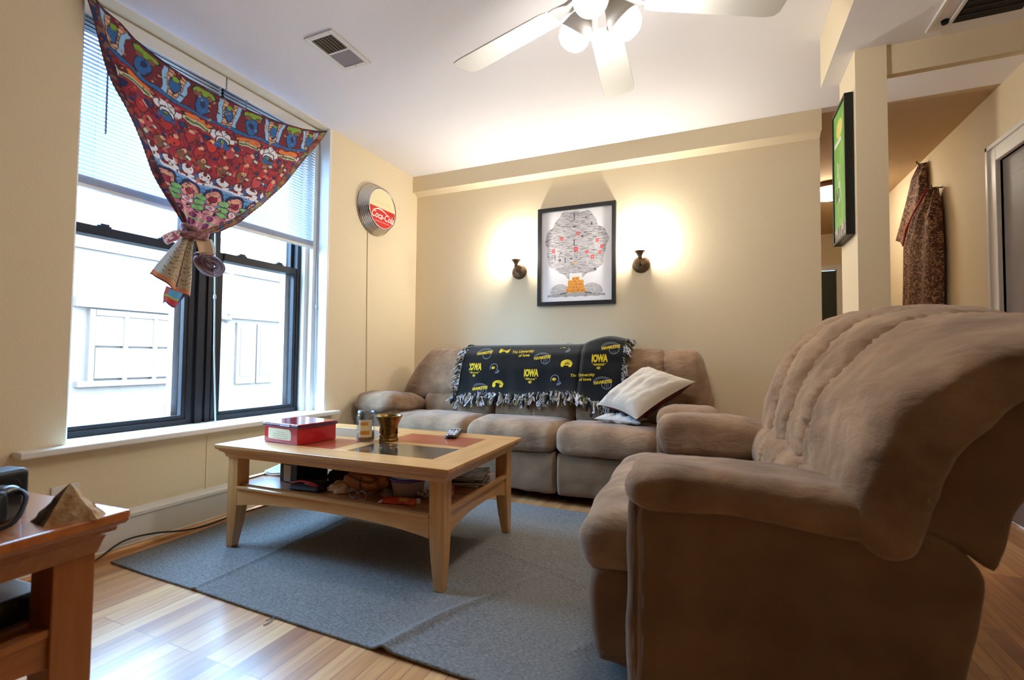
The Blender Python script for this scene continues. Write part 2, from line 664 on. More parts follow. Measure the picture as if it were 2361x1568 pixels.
    lathe(bm, [(0.012, 0.0), (0.012, -0.035), (0.026, -0.045), (0.03, -0.06), (0.02, -0.075), (0, -0.078)], 20, (3.926, -0.73, 1.0), 'x')
    link('door_handle', bm, mat('brushed_knob', rgb(170, 160, 140), 0.3, 1.0), d, smooth=True)

    # door at the end of the hall
    bm = bmesh.new()
    box(bm, 3.565, 3.62, 3.40, 3.44, 0, 2.05)
    box(bm, 3.78, 3.835, 3.40, 3.44, 0, 2.05)
    box(bm, 3.62, 3.78, 3.40, 3.44, 1.99, 2.05)
    struct(link('trim_6', bm, M_white, bevel=0.003))
    bm = boxes((3.62, 3.78, 3.445, 3.48, 0.005, 1.985))
    struct(link('door_2', bm, mat('dark_green_door', rgb(48, 54, 42), 0.5), bevel=0.003))

build_room()

# ------------------------------------------------------------------ window
def build_window():
    Y0, Y1 = -2.423, -1.021
    xin = -0.165
    # white liner of the opening
    bm = bmesh.new()
    box(bm, -0.22, 0.004, Y1 - 0.018, Y1, 0.50, 2.436)
    box(bm, -0.22, -0.09, Y1 - 0.055, Y1 - 0.018, 0.50, 2.436)
    box(bm, -0.22, -0.13, Y1 - 0.085, Y1 - 0.055, 0.50, 2.436)
    box(bm, -0.22, -0.025, Y0, Y0 + 0.014, 0.50, 2.436)
    box(bm, -0.22, -0.09, Y0 + 0.018, Y0 + 0.045, 0.50, 2.436)
    struct(link('trim_7', bm, M_white, bevel=0.002))
    # stool
    bm = bmesh.new()
    box(bm, -0.22, 0.0, Y0, Y1, 0.478, 0.502)
    box(bm, 0.0, 0.066, -2.585, -0.945, 0.474, 0.502)
    o = struct(link('trim_8', bm, M_white, bevel=0.007, seg=3))
    # frames
    ymid = (-1.815, -1.708)
    yL = (Y0 + 0.018, ymid[0])
    yR = (ymid[1], Y1 - 0.085)
    zt, zm0, zm1, zb = 2.43, 1.418, 1.462, 0.502
    gl = new_mat('window_glass')
    mg, nt, b = gl
    nt.nodes.remove(b)
    out = nt.nodes['Material Output']
    tr = nt.nodes.new('ShaderNodeBsdfTransparent')
    gs = nt.nodes.new('ShaderNodeBsdfGlossy')
    gs.inputs['Roughness'].default_value = 0.02
    mx = nt.nodes.new('ShaderNodeMixShader')
    mx.inputs[0].default_value = 0.035
    nt.links.new(tr.outputs[0], mx.inputs[1])
    nt.links.new(gs.outputs[0], mx.inputs[2])
    nt.links.new(mx.outputs[0], out.inputs[0])
    M_liner = mat('pale_vinyl', rgb(225, 232, 238), 0.4)
    for k, (a, c) in enumerate((yL, yR)):
        fw = 0.030
        bm = bmesh.new()
        box(bm, xin - 0.075, xin, a, a + fw, zb, zt)
        box(bm, xin - 0.075, xin, c - fw, c, zb, zt)
        box(bm, xin - 0.075, xin, a + fw, c - fw, zt - 0.03, zt)
        box(bm, xin - 0.075, xin + 0.01, a + fw, c - fw, zb, zb + 0.028)
        w = struct(link('window_%d' % (k + 1), bm, M_frame, bevel=0.002))
        # lower sash (inside plane), upper sash (outside plane)
        bm = bmesh.new()
        box(bm, xin - 0.034, xin - 0.004, a + fw, a + fw + 0.022, zb + 0.028, zm1)
        box(bm, xin - 0.034, xin - 0.004, c - fw - 0.022, c - fw, zb + 0.028, zm1)
        box(bm, xin - 0.034, xin - 0.002, a + fw + 0.022, c - fw - 0.022, zb + 0.028, zb + 0.05)
        box(bm, xin - 0.034, xin + 0.004, a + fw + 0.022, c - fw - 0.022, zm0, zm1)
        link('window_sash_lower', bm, M_frame, w, bevel=0.002)
        bm = bmesh.new()
        box(bm, xin - 0.070, xin - 0.038, a + fw, a + fw + 0.022, zm0, zt - 0.03)
        box(bm, xin - 0.070, xin - 0.038, c - fw - 0.022, c - fw, zm0, zt - 0.03)
        box(bm, xin - 0.070, xin - 0.038, a + fw + 0.022, c - fw - 0.022, zm0, zm0 + 0.035)
        box(bm, xin - 0.070, xin - 0.038, a + fw + 0.022, c - fw - 0.022, zt - 0.055, zt - 0.03)
        link('window_sash_upper', bm, M_frame, w, bevel=0.002)
        bm = bmesh.new()
        box(bm, xin - 0.0205, xin - 0.0175, a + fw + 0.02, c - fw - 0.02, zb + 0.045, zm0 + 0.005)
        link('window_pane', bm, mg, w)
        bm = bmesh.new()
        box(bm, xin - 0.0555, xin - 0.0525, a + fw + 0.02, c - fw - 0.02, zm0 + 0.03, zt - 0.05)
        link('window_pane', bm, mg, w)
        bm = bmesh.new()
        for q in (0.28, 0.72):
            yc = a + (c - a) * q
            box(bm, xin - 0.02, xin + 0.002, yc - 0.028, yc + 0.028, zm1, zm1 + 0.008)
            box(bm, xin - 0.016, xin - 0.004, yc - 0.012, yc + 0.022, zm1 + 0.008, zm1 + 0.018)
        link('window_lock', bm, M_frame, w, bevel=0.002)
        # pale storm track beyond the frame
        bm = bmesh.new()
        box(bm, xin - 0.12, xin - 0.075, c - fw - 0.030, c, zb, zt)
        box(bm, xin - 0.12, xin - 0.075, a, a + 0.02, zb, zt)
        box(bm, xin - 0.12, xin - 0.075, a + 0.02, c - fw - 0.030, zb, zb + 0.040)
        link('window_track', bm, M_liner, w)
    # mullion post between the windows
    bm = bmesh.new()
    box(bm, xin - 0.10, xin - 0.005, ymid[0], ymid[1], zb, zt)
    box(bm, xin - 0.005, xin + 0.012, ymid[0] + 0.012, ymid[0] + 0.05, zb, zt)
    box(bm, xin - 0.005, xin + 0.005, ymid[0] + 0.07, ymid[1] - 0.008, zb, zt)
    struct(link('trim_9', bm, M_frame, bevel=0.002))

    # blinds
    M_slat, nt, b = new_mat('white_blind_slat')
    b.inputs['Base Color'].default_value = (*rgb(238, 238, 240), 1)
    b.inputs['Roughness'].default_value = 0.45
    t = nt.nodes.new('ShaderNodeBsdfTranslucent')
    t.inputs['Color'].default_value = (*rgb(225, 232, 240), 1)
    mx = nt.nodes.new('ShaderNodeMixShader')
    mx.inputs[0].default_value = 0.52
    out = nt.nodes['Material Output']
    nt.links.new(b.outputs[0], mx.inputs[1])
    nt.links.new(t.outputs[0], mx.inputs[2])
    nt.links.new(mx.outputs[0], out.inputs[0])
    M_cord = mat('blind_cord', rgb(190, 205, 220), 0.6)
    M_wand = mat('clear_blind_wand', rgb(140, 165, 195), 0.2)
    for k, (a, c, lab) in enumerate(((Y0 + 0.02, -1.742, 'white slatted window blind with a long grey tilt wand, farther from the round wall sign'),
                                     (-1.735, Y1 - 0.022, 'white slatted window blind nearer the round wall sign, partly behind the scarf'))):
        t = thing('window_blind', lab, 'blind', (-0.105, (a + c) / 2, 1.60), 0, 'window blinds')
        def L(x, y, z):
            return (x + 0.105, y - (a + c) / 2, z - 1.60)
        def lb(bm, x0, x1, y0, y1, z0, z1):
            p, q = L(x0, y0, z0), L(x1, y1, z1)
            box(bm, p[0], q[0], p[1], q[1], p[2], q[2])
        bm = bmesh.new()
        lb(bm, -0.125, -0.085, a, c, 2.395, 2.425)
        link('headrail', bm, M_white, t, bevel=0.002)
        bm = bmesh.new()
        lb(bm, -0.082, -0.072, a + 0.001, c - 0.001, 2.362, 2.428)
        link('valance', bm, M_white, t, bevel=0.002)
        bm = bmesh.new()
        zs = 2.375
        n = 0
        while zs > 1.665:
            for (dx0, dz0, dx1, dz1) in ((-0.0070, 0.0105, 0.0008, 0.0008), (0.0008, 0.0008, 0.0070, -0.0105)):
                vs = [bm.verts.new(L(-0.105 + dx0, a + 0.004, zs + dz0)), bm.verts.new(L(-0.105 + dx1, a + 0.004, zs + dz1)),
                      bm.verts.new(L(-0.105 + dx1, c - 0.004, zs + dz1)), bm.verts.new(L(-0.105 + dx0, c - 0.004, zs + dz0))]
                bm.faces.new(vs)
            zs -= 0.0185
            n += 1
        bmesh.ops.remove_doubles(bm, verts=bm.verts, dist=1e-5)
        o = link('slats', bm, M_slat, t, smooth=True)
        md = o.modifiers.new('thickness', 'SOLIDIFY')
        md.thickness = 0.0006
        # gathered slats resting on the bottom rail
        bm = bmesh.new()
        for j in range(11):
            lb(bm, -0.117, -0.093, a + 0.004, c - 0.004, 1.6235 + j * 0.0034, 1.6235 + j * 0.0034 + 0.0016)
        link('gathered_slats', bm, M_slat, t)
        bm = bmesh.new()
        lb(bm, -0.118, -0.092, a + 0.003, c - 0.003, 1.606, 1.622)
        link('bottom_rail', bm, M_white, t, bevel=0.002)
        # ladder cords and pull cord
        bm = bmesh.new()
        for q in (0.12, 0.5, 0.88):
            yy = a + (c - a) * q
            for xx in (-0.1175, -0.0925):
                tube(bm, [L(xx, yy, 2.39), L(xx, yy, 1.622)], 0.0007, 5)
        link('ladder_cord', bm, M_cord, t)
        bm = bmesh.new()
        if k == 0:
            tube(bm, [L(-0.088, -1.765, 2.39), L(-0.084, -1.77, 1.6), L(-0.072, -1.768, 1.2), L(-0.070, -1.762, 0.9), L(-0.066, -1.745, 0.506)], 0.0042, 6)
            lathe(bm, [(0.003, 0.016), (0.008, 0.008), (0.008, -0.008), (0.003, -0.016)], 10, L(-0.071, -1.768, 1.19))
        else:
            tube(bm, [L(-0.088, -1.045, 2.39), L(-0.084, -1.046, 1.6), L(-0.075, -1.050, 1.2), L(-0.072, -1.052, 0.62)], 0.0032, 6)
            lathe(bm, [(0.003, 0.014), (0.007, 0.007), (0.007, -0.007), (0.003, -0.014)], 10, L(-0.076, -1.050, 1.21))
        link('pull_cord', bm, M_cord, t, smooth=True)
        bm = bmesh.new()
        if k == 0:
            yy = -2.30
            tube(bm, [L(-0.066, yy, 2.36), L(-0.062, yy, 1.86)], 0.004, 8)
        else:
            yy = -1.62
            tube(bm, [L(-0.066, yy, 2.36), L(-0.062, yy, 2.18)], 0.0035, 8)
        link('tilt_wand', bm, M_wand, t, smooth=True)
build_window()

# ------------------------------------------------------------------ printed scarf tied in front of the window
def seg_interp(poly, n):
    P = np.array(poly, float)
    d = np.r_[0, np.cumsum(np.hypot(*np.diff(P, axis=0).T))]
    t = np.linspace(0, d[-1], n)
    return np.stack([np.interp(t, d, P[:, 0]), np.interp(t, d, P[:, 1])], 1)

def vnoise(x, y, seed=0, f=1.0):
    """cheap value noise in -1..1"""
    x = x * f + seed * 13.7
    y = y * f + seed * 7.3
    xi, yi = np.floor(x), np.floor(y)
    xf, yf = x - xi, y - yi
    u, v = xf * xf * (3 - 2 * xf), yf * yf * (3 - 2 * yf)
    def h(a, b):
        s = np.sin(a * 127.1 + b * 311.7 + seed * 3.1) * 43758.5453
        return (s - np.floor(s)) * 2 - 1
    return (h(xi, yi) * (1 - u) + h(xi + 1, yi) * u) * (1 - v) + (h(xi, yi + 1) * (1 - u) + h(xi + 1, yi + 1) * u) * v

def scarf_paint(Q, R, W):
    """colours of the print; Q metres across (0 at the middle), R metres down from the upper edge, W half width there"""
    C = np.zeros(Q.shape + (3,), dtype=np.float32)
    ink = rgb(38, 26, 46)
    navy, blue, sky = rgb(30, 46, 96), rgb(42, 98, 158), rgb(150, 196, 232)
    maroon, red, crim, pink = rgb(112, 28, 44), rgb(176, 44, 48), rgb(150, 38, 56), rgb(214, 128, 140)
    green, peach, orange, white = rgb(124, 164, 48), rgb(224, 176, 140), rgb(226, 122, 52), rgb(232, 230, 234)
    brown, mint, purple = rgb(132, 88, 66), rgb(128, 188, 122), rgb(128, 50, 104)
    wq = Q + 0.008 * vnoise(Q, R, 1, 28)
    wr = R + 0.008 * vnoise(Q, R, 2, 28)
    def put(mask, c, k=1.0):
        C[mask] = C[mask] * (1 - k) + np.array(c, dtype=np.float32) * k
    def rep(period, off=0.0):
        u = (wq + off) / period
        i = np.floor(u)
        return (u - i - 0.5) * period, i
    def ell(x, y, cx, cy, rx, ry, c, outline=0.18):
        d = ((x - cx) / rx) ** 2 + ((y - cy) / ry) ** 2
        if outline:
            put(d < (1 + outline) ** 2, ink)
        put(d < 1, c)
    put(np.ones(Q.shape, bool), crim)
    # upper border of arches
    m = wr < 0.17
    put(m, maroon)
    x, i = rep(0.27)
    for cx, c in ((-0.115, peach), (-0.09, sky), (0.09, sky), (0.115, peach)):
        bow = cx + 0.10 * (wr - 0.08) * np.sign(cx)
        put(m & (np.abs(x - bow) < 0.011), c)
        put(m & (np.abs(np.abs(x - bow) - 0.0125) < 0.0018), ink)
    beads = (np.sin(wr * 260) > 0.6)
    put(m & (np.abs(np.abs(x) - 0.115 - 0.10 * (wr - 0.08)) < 0.011) & beads, brown)
    ell(x, wr, 0, 0.105, 0.034, 0.058, blue)
    ell(x, wr, 0, 0.10, 0.012, 0.016, navy)
    ell(x, wr, 0, 0.035, 0.055, 0.024, green)
    ell(x, wr, -0.03, 0.055, 0.016, 0.014, brown)
    ell(x, wr, 0.03, 0.055, 0.016, 0.014, brown)
    x2, _ = rep(0.27, 0.135)
    ell(x2, wr, 0, 0.09, 0.022, 0.045, blue)
    ell(x2, wr, 0, 0.05, 0.014, 0.014, green)
    put(wr < 0.018, maroon)
    put(wr < 0.009, ink)
    put((wr > 0.165) & (wr < 0.184), blue)
    put((np.abs(wr - 0.164) < 0.002) | (np.abs(wr - 0.185) < 0.002), ink)
    # red field of dancers
    f = (wr > 0.187) & (wr < 0.50)
    put(f, crim)
    put(f & (vnoise(Q, R, 5, 40) > 0.15), red)
    put(f & (vnoise(Q, R, 6, 55) > 0.45), maroon)
    for row, (r0, per, off) in enumerate(((0.33, 0.105, 0.0), (0.40, 0.12, 0.04), (0.46, 0.10, 0.02))):
        x, i = rep(per, off)
        h = np.sin(i * 12.9898 + row * 4.1) * 0.5 + 0.5
        for lo, c in ((0.0, red), (0.25, rgb(206, 58, 50)), (0.5, rgb(190, 70, 80)), (0.8, brown)):
            mm = (h >= lo)
            d = ((x + 0.006 * np.sin(i)) / 0.024) ** 2 + ((wr - r0) / 0.036) ** 2
            put(mm & (d < 1.35), ink)
            put(mm & (d < 1), c)
        d = ((x - 0.008) / 0.012) ** 2 + ((wr - r0 + 0.030) / 0.012) ** 2
        put(d < 1, peach)
        d = ((x + 0.016) / 0.007) ** 2 + ((wr - r0 - 0.026) / 0.016) ** 2
        put((d < 1) & (h > 0.3), rgb(196, 74, 60))
        d = np.maximum(np.abs((x - 0.033) * 0.9 + (wr - r0) * 0.4) / 0.013, np.abs((wr - r0) - (x - 0.033) * 0.4) / 0.009)
        put((d < 1.3) & (h > 0.45), ink)
        put((d < 1) & (h > 0.45), rgb(200, 214, 196))
        st = np.abs(x + 0.042) + np.abs(wr - r0 - 0.004)
        put((st < 0.014) & (h < 0.5), navy)
    # orange lozenges and white figures under the line
    x, i = rep(0.27)
    ell(x, wr, 0.0, 0.212, 0.072, 0.017, orange)
    ell(x, wr, 0.0, 0.238, 0.080, 0.014, rgb(214, 206, 170))
    put((np.abs(x) < 0.06) & (np.abs(wr - 0.240) < 0.006), rgb(90, 120, 84))
    x, i = rep(0.27, 0.135)
    for dx in (-0.045, 0.045, 0.0, -0.022, 0.022):
        ell(x, wr, dx, 0.225 + abs(dx) * 0.5, 0.017, 0.022, white)
    ell(x, wr, 0.0, 0.272, 0.034, 0.030, white)
    ell(x, wr, 0.0, 0.288, 0.026, 0.026, blue)
    ell(x, wr, 0.0, 0.276, 0.009, 0.010, green)
    put((np.abs(np.abs(x) - 0.03) < 0.009) & (np.abs(wr - 0.305) < 0.012), blue)
    ell(x, wr, 0.078, 0.285, 0.018, 0.018, navy)
    ell(x, wr, -0.078, 0.285, 0.018, 0.018, navy)
    # white and blue crowd
    b = (wr > 0.50) & (wr < 0.575)
    put(b, crim)
    x, i = rep(0.085)
    ell(x, wr, 0, 0.528, 0.030, 0.024, white)
    ell(x, wr, 0.0, 0.515, 0.010, 0.012, maroon)
    ell(x, wr, -0.042, 0.545, 0.014, 0.022, blue)
    ell(x, wr, 0.028, 0.556, 0.022, 0.010, white)
    ell(x, wr, -0.020, 0.560, 0.010, 0.008, rgb(150, 40, 50))
    put((wr > 0.566) & (wr < 0.580), white)
    # arcs and pink faces
    b = (wr > 0.58) & (wr < 0.69)
    put(b, rgb(110, 160, 214))
    x, i = rep(0.115, 0.03)
    d = np.sqrt((x / 0.050) ** 2 + ((wr - 0.645) / 0.058) ** 2)
    put((d < 1.12) & (wr < 0.66), navy)
    put(d < 0.86, rgb(224, 150, 140))
    put((d > 0.80) & (d < 0.86), ink)
    ell(x, wr, 0, 0.650, 0.020, 0.020, rgb(150, 40, 70))
    ell(x, wr, 0, 0.625, 0.026, 0.008, peach)
    x, i = rep(0.115, 0.0875)
    ell(x, wr, 0, 0.612, 0.014, 0.014, rgb(80, 140, 190))
    # green figures
    b = (wr > 0.69) & (wr < 0.775)
    put(b, rgb(196, 120, 138))
    for dy in (0.660, 0.695, 0.732):
        ell(x, wr, 0.004 * np.sin(i), dy, 0.028, 0.016, mint)
    x3, i3 = rep(0.115, 0.03)
    ell(x3, wr, 0, 0.712, 0.024, 0.020, rgb(232, 212, 222))
    ell(x3, wr, 0, 0.712, 0.008, 0.010, pink)
    ell(x3, wr, 0.0, 0.748, 0.030, 0.014, rgb(226, 160, 168))
    # pink band with small shields
    b = wr > 0.77
    put(b, rgb(222, 150, 162))
    x, i = rep(0.075)
    for r0 in (0.792, 0.845):
        ell(x, wr, 0, r0, 0.015, 0.019, purple)
        ell(x, wr, 0.0375, r0 + 0.006, 0.010, 0.010, rgb(232, 200, 200))
    put((wr > 0.815) & (wr < 0.824), mint)
    b = wr > 0.872
    put(b, rgb(178, 130, 112))
    put(b & (np.sin(wr * 420 + wq * 40) > 0.2), rgb(214, 206, 204))
    put(b & (vnoise(Q, R, 9, 60) > 0.5), rgb(88, 58, 60))
    # small broken shapes all over the print
    cell = vnoise(Q, R, 41, 70)
    pick_ = vnoise(Q, R, 42, 36)
    inner = (wr > 0.19) & (wr < 0.58)
    put(inner & (cell > 0.55) & (pick_ > 0.2), rgb(92, 30, 40))
    put(inner & (cell > 0.62) & (pick_ < -0.2), rgb(196, 110, 96))
    put(inner & (cell < -0.66) & (pick_ > 0.0), rgb(120, 70, 58))
    put(inner & (cell < -0.74) & (pick_ < 0.0), rgb(70, 84, 120))
    rest = ~inner
    put(rest & (cell > 0.68) & (pick_ > 0.1), rgb(60, 40, 66))
    put(rest & (cell < -0.72) & (pick_ > 0.1), rgb(186, 150, 120))
    # rolled borders along the two hanging edges
    bl = Q + W
    br = W - Q
    v1 = vnoise(Q, R, 21, 30)
    v2 = vnoise(Q, R, 22, 48)
    for dist, wid, pal in ((bl, 0.058, (rgb(92, 34, 46), navy, rgb(128, 92, 80), rgb(60, 36, 50), rgb(150, 60, 44))),
                           (br, 0.062, (rgb(134, 70, 48), rgb(92, 40, 44), rgb(52, 84, 120), rgb(160, 110, 60), rgb(112, 132, 58)))):
        mk = (dist < wid) & (wr > 0.03)
        put(mk, pal[0])
        put(mk & (v1 > 0.25), pal[1])
        put(mk & (v2 > 0.35), pal[2])
        put(mk & (v1 < -0.35), pal[3])
        put(mk & (v2 < -0.55), pal[4])
        put(mk & (np.abs(dist - wid) < 0.003), ink)
        put(dist < 0.006, rgb(58, 22, 44))
    grain = 1 + 0.10 * vnoise(Q, R, 33, 220)[..., None]
    return np.clip(C * grain, 0, 1)

def build_scarf():
    t = thing('printed_scarf', 'red and blue printed scarf hung by two corners across the window, its lower end knotted', 'scarf', (0.03, -1.97, 1.48))
    O = np.array((0.03, -1.97, 1.48))
    left = [(-2.436, 2.425), (-2.427, 2.359), (-2.391, 2.237), (-2.351, 2.122), (-2.32, 2.051), (-2.282, 1.98), (-2.231, 1.868), (-2.161, 1.728), (-2.077, 1.604), (-2.0, 1.488)]
    right = [(-1.078, 2.408), (-1.186, 2.244), (-1.294, 2.084), (-1.424, 1.912), (-1.557, 1.749), (-1.703, 1.611), (-1.815, 1.527), (-1.925, 1.476)]
    top = [(-2.436, 2.425), (-2.40, 2.402), (-2.359, 2.367), (-2.295, 2.348), (-2.239, 2.312), (-2.171, 2.293), (-2.081, 2.271), (-1.986, 2.260), (-1.882, 2.254), (-1.761, 2.257), (-1.625, 2.267), (-1.464, 2.289), (-1.285, 2.327), (-1.16, 2.368), (-1.078, 2.408)]
    nt_, ns = 330, 460
    tt = np.linspace(0, 1, nt_)
    Lp = seg_interp(left, nt_)
    Rp = seg_interp(right, nt_)
    Tp = seg_interp(top, ns)
    s = np.linspace(0, 1, ns)
    sag = Tp - (Tp[0][None] * (1 - s)[:, None] + Tp[-1][None] * s[:, None])
    P = np.zeros((nt_, ns, 3))
    S, T = np.meshgrid(s, tt)
    yz = Lp[:, None, :] * (1 - S)[..., None] + Rp[:, None, :] * S[..., None] + sag[None] * ((1 - T) ** 1.2)[..., None]
    Wd = np.hypot(*(Rp - Lp).T)
    half = (Wd / 2)[:, None] * np.ones_like(S)
    Q = (S - 0.5) * Wd[:, None]
    R = T * 0.93 + 0.0 * S
    fold = 0.010 * np.sin(S * 9 + 1.2) * np.sin(PI * T) + 0.007 * np.sin(S * 21 + 3 * T) * T * (1 - T * 0.5)
    fold += 0.020 * np.sin(PI * S) * np.sin(PI * T ** 0.8)
    fold += 0.012 * np.exp(-((S) / 0.07) ** 2) * np.sin(T * 14) * (T > 0.03) + 0.010 * np.exp(-((1 - S) / 0.06) ** 2) * np.sin(T * 17)
    fold += 0.004 * np.sin(S * 55 + 2) * T ** 2
    P[..., 0] = 0.018 + fold - O[0] + 0.012 * T
    P[..., 1] = yz[..., 0] - O[1]
    P[..., 2] = yz[..., 1] - O[2]
    C = scarf_paint(Q, R, half)
    M = attr_mat('printed_cotton', 0.85, 0.2, translucent=0.035)
    grid_mesh('cloth', P, C, M, t)

    # the two ends below the knot
    def tail(name, left, right, x0, paint, folds, amp):
        n, k = 70, 60
        A, B = seg_interp(left, n), seg_interp(right, n)
        S, T = np.meshgrid(np.linspace(0, 1, k), np.linspace(0, 1, n))
        yz = A[:, None] * (1 - S)[..., None] + B[:, None] * S[..., None]
        P = np.zeros((n, k, 3))
        P[..., 0] = x0 - O[0] + amp * np.cos(S * folds * 2 * PI) * (0.3 + 0.7 * T) + 0.01 * T
        P[..., 1] = yz[..., 0] - O[1]
        P[..., 2] = yz[..., 1] - O[2]
        P[..., 2] += 0.010 * np.sin(S * 7) * T
        return grid_mesh(name, P, paint(S, T), M, t, thick=0.0012)
    def paint_back(S, T):
        C = np.zeros(S.shape + (3,), dtype=np.float32)
        C[:] = rgb(176, 160, 132)
        C[S < 0.28] = rgb(176, 196, 214)
        C[(np.sin(T * 95 + 3 * np.sin(S * 14)) > 0.35) & (vnoise(S * 30, T * 30, 3, 1.0) > -0.1) & (S > 0.22)] = rgb(122, 100, 84)
        C[(np.abs(S - 0.66) < 0.03)] = rgb(92, 62, 66)
        C[T > 0.90] = rgb(196, 126, 88)
        C[T > 0.975] = rgb(80, 30, 52)
        return C
    def paint_loop(S, T):
        C = np.zeros(S.shape + (3,), dtype=np.float32)
        C[:] = rgb(226, 214, 226)
        C[vnoise(S * 12, T * 12, 4, 1.0) > 0.25] = rgb(170, 90, 118)
        C[vnoise(S * 14, T * 14, 8, 1.0) > 0.5] = rgb(120, 60, 100)
        return C
    def paint_tip(S, T):
        C = np.zeros(S.shape + (3,), dtype=np.float32)
        C[:] = rgb(170, 92, 100)
        C[(T > 0.1) & (T < 0.5) & (S > 0.2) & (S < 0.8)] = rgb(84, 160, 214)
        C[(T > 0.5) & (T < 0.6)] = rgb(150, 190, 90)
        C[(T > 0.6) & (T < 0.9) & (S > 0.3)] = rgb(196, 60, 74)
        C[(S > 0.8) | (T > 0.93)] = rgb(50, 44, 96)
        return C
    tail('scarf_end', [(-2.005, 1.478), (-2.06, 1.40), (-2.13, 1.30), (-2.165, 1.245)], [(-1.955, 1.478), (-1.965, 1.38), (-1.968, 1.25), (-1.975, 1.155)], 0.034, paint_back, 2.2, 0.012)
    tail('scarf_end', [(-2.085, 1.20), (-2.10, 1.16), (-2.105, 1.115)], [(-1.985, 1.175), (-2.02, 1.13), (-2.035, 1.105)], 0.044, paint_tip, 1.4, 0.006)
    tail('scarf_end', [(-2.00, 1.495), (-2.07, 1.470), (-2.125, 1.428)], [(-1.985, 1.468), (-2.04, 1.428), (-2.085, 1.396)], 0.045, paint_loop, 1.2, 0.006)
    def paint_band(S, T):
        C = np.zeros(S.shape + (3,), dtype=np.float32)
        C[:] = rgb(186, 158, 130)
        C[S < 0.12] = rgb(206, 160, 120)
        C[S > 0.86] = rgb(190, 220, 226)
        C[T > 0.93] = rgb(120, 88, 66)
        return C
    tail('scarf_end', [(-1.965, 1.468), (-1.955, 1.42), (-1.945, 1.375)], [(-1.875, 1.470), (-1.862, 1.43), (-1.865, 1.392)], 0.048, paint_band, 1.1, 0.008)
    # rolled rosette
    n, k = 200, 26
    C = np.zeros((n, k, 3), dtype=np.float32)
    P = np.zeros((n, k, 3))
    for i in range(n):
        a = i / (n - 1) * 4.4 * 2 * PI
        r = 0.010 + 0.062 * i / (n - 1)
        for j in range(k):
            v = j / (k - 1)
            P[i, j] = (0.056 + 0.030 * (1 - i / n) - 0.030 * v + 0.006 * math.sin(a * 2.3) - O[0],
                       -1.885 + (r + 0.010 * math.sin(PI * v)) * 1.12 * math.cos(a) - O[1],
                       1.338 + (r + 0.010 * math.sin(PI * v)) * 0.78 * math.sin(a) - 0.15 * (r * math.cos(a)) - O[2])
            C[i, j] = rgb(150, 112, 108) if (math.sin(a * 3 + v * 9) > -0.2) else rgb(96, 58, 66)
            if v < 0.12:
                C[i, j] = rgb(86, 46, 60)
            if noise.noise(Vector((a * 3, v * 5, 1))) > 0.45:
                C[i, j] = rgb(96, 140, 170)
    grid_mesh('rosette', P, C, M, t, thick=0.0015)
    # the knot itself
    bm = bmesh.new()
    for (a0, rr, dz, tilt) in ((0.0, 0.022, 0.0, 0.25), (1.0, 0.017, 0.016, -0.35), (2.0, 0.015, -0.014, 0.1)):
        pts = []
        for i in range(25):
            a = 2 * PI * i / 24
            pts.append((0.012 + 0.026 * math.sin(a), 0.010 + 0.055 * math.cos(a), dz + tilt * 0.055 * math.cos(a) - 0.004))
        tube(bm, pts, rr * 0.8, 10)
    me_o = link('knot', bm, mat('printed_cotton_knot', rgb(104, 52, 62), 0.85, col2=rgb(150, 112, 110), vscale=45), t, smooth=True)
build_scarf()

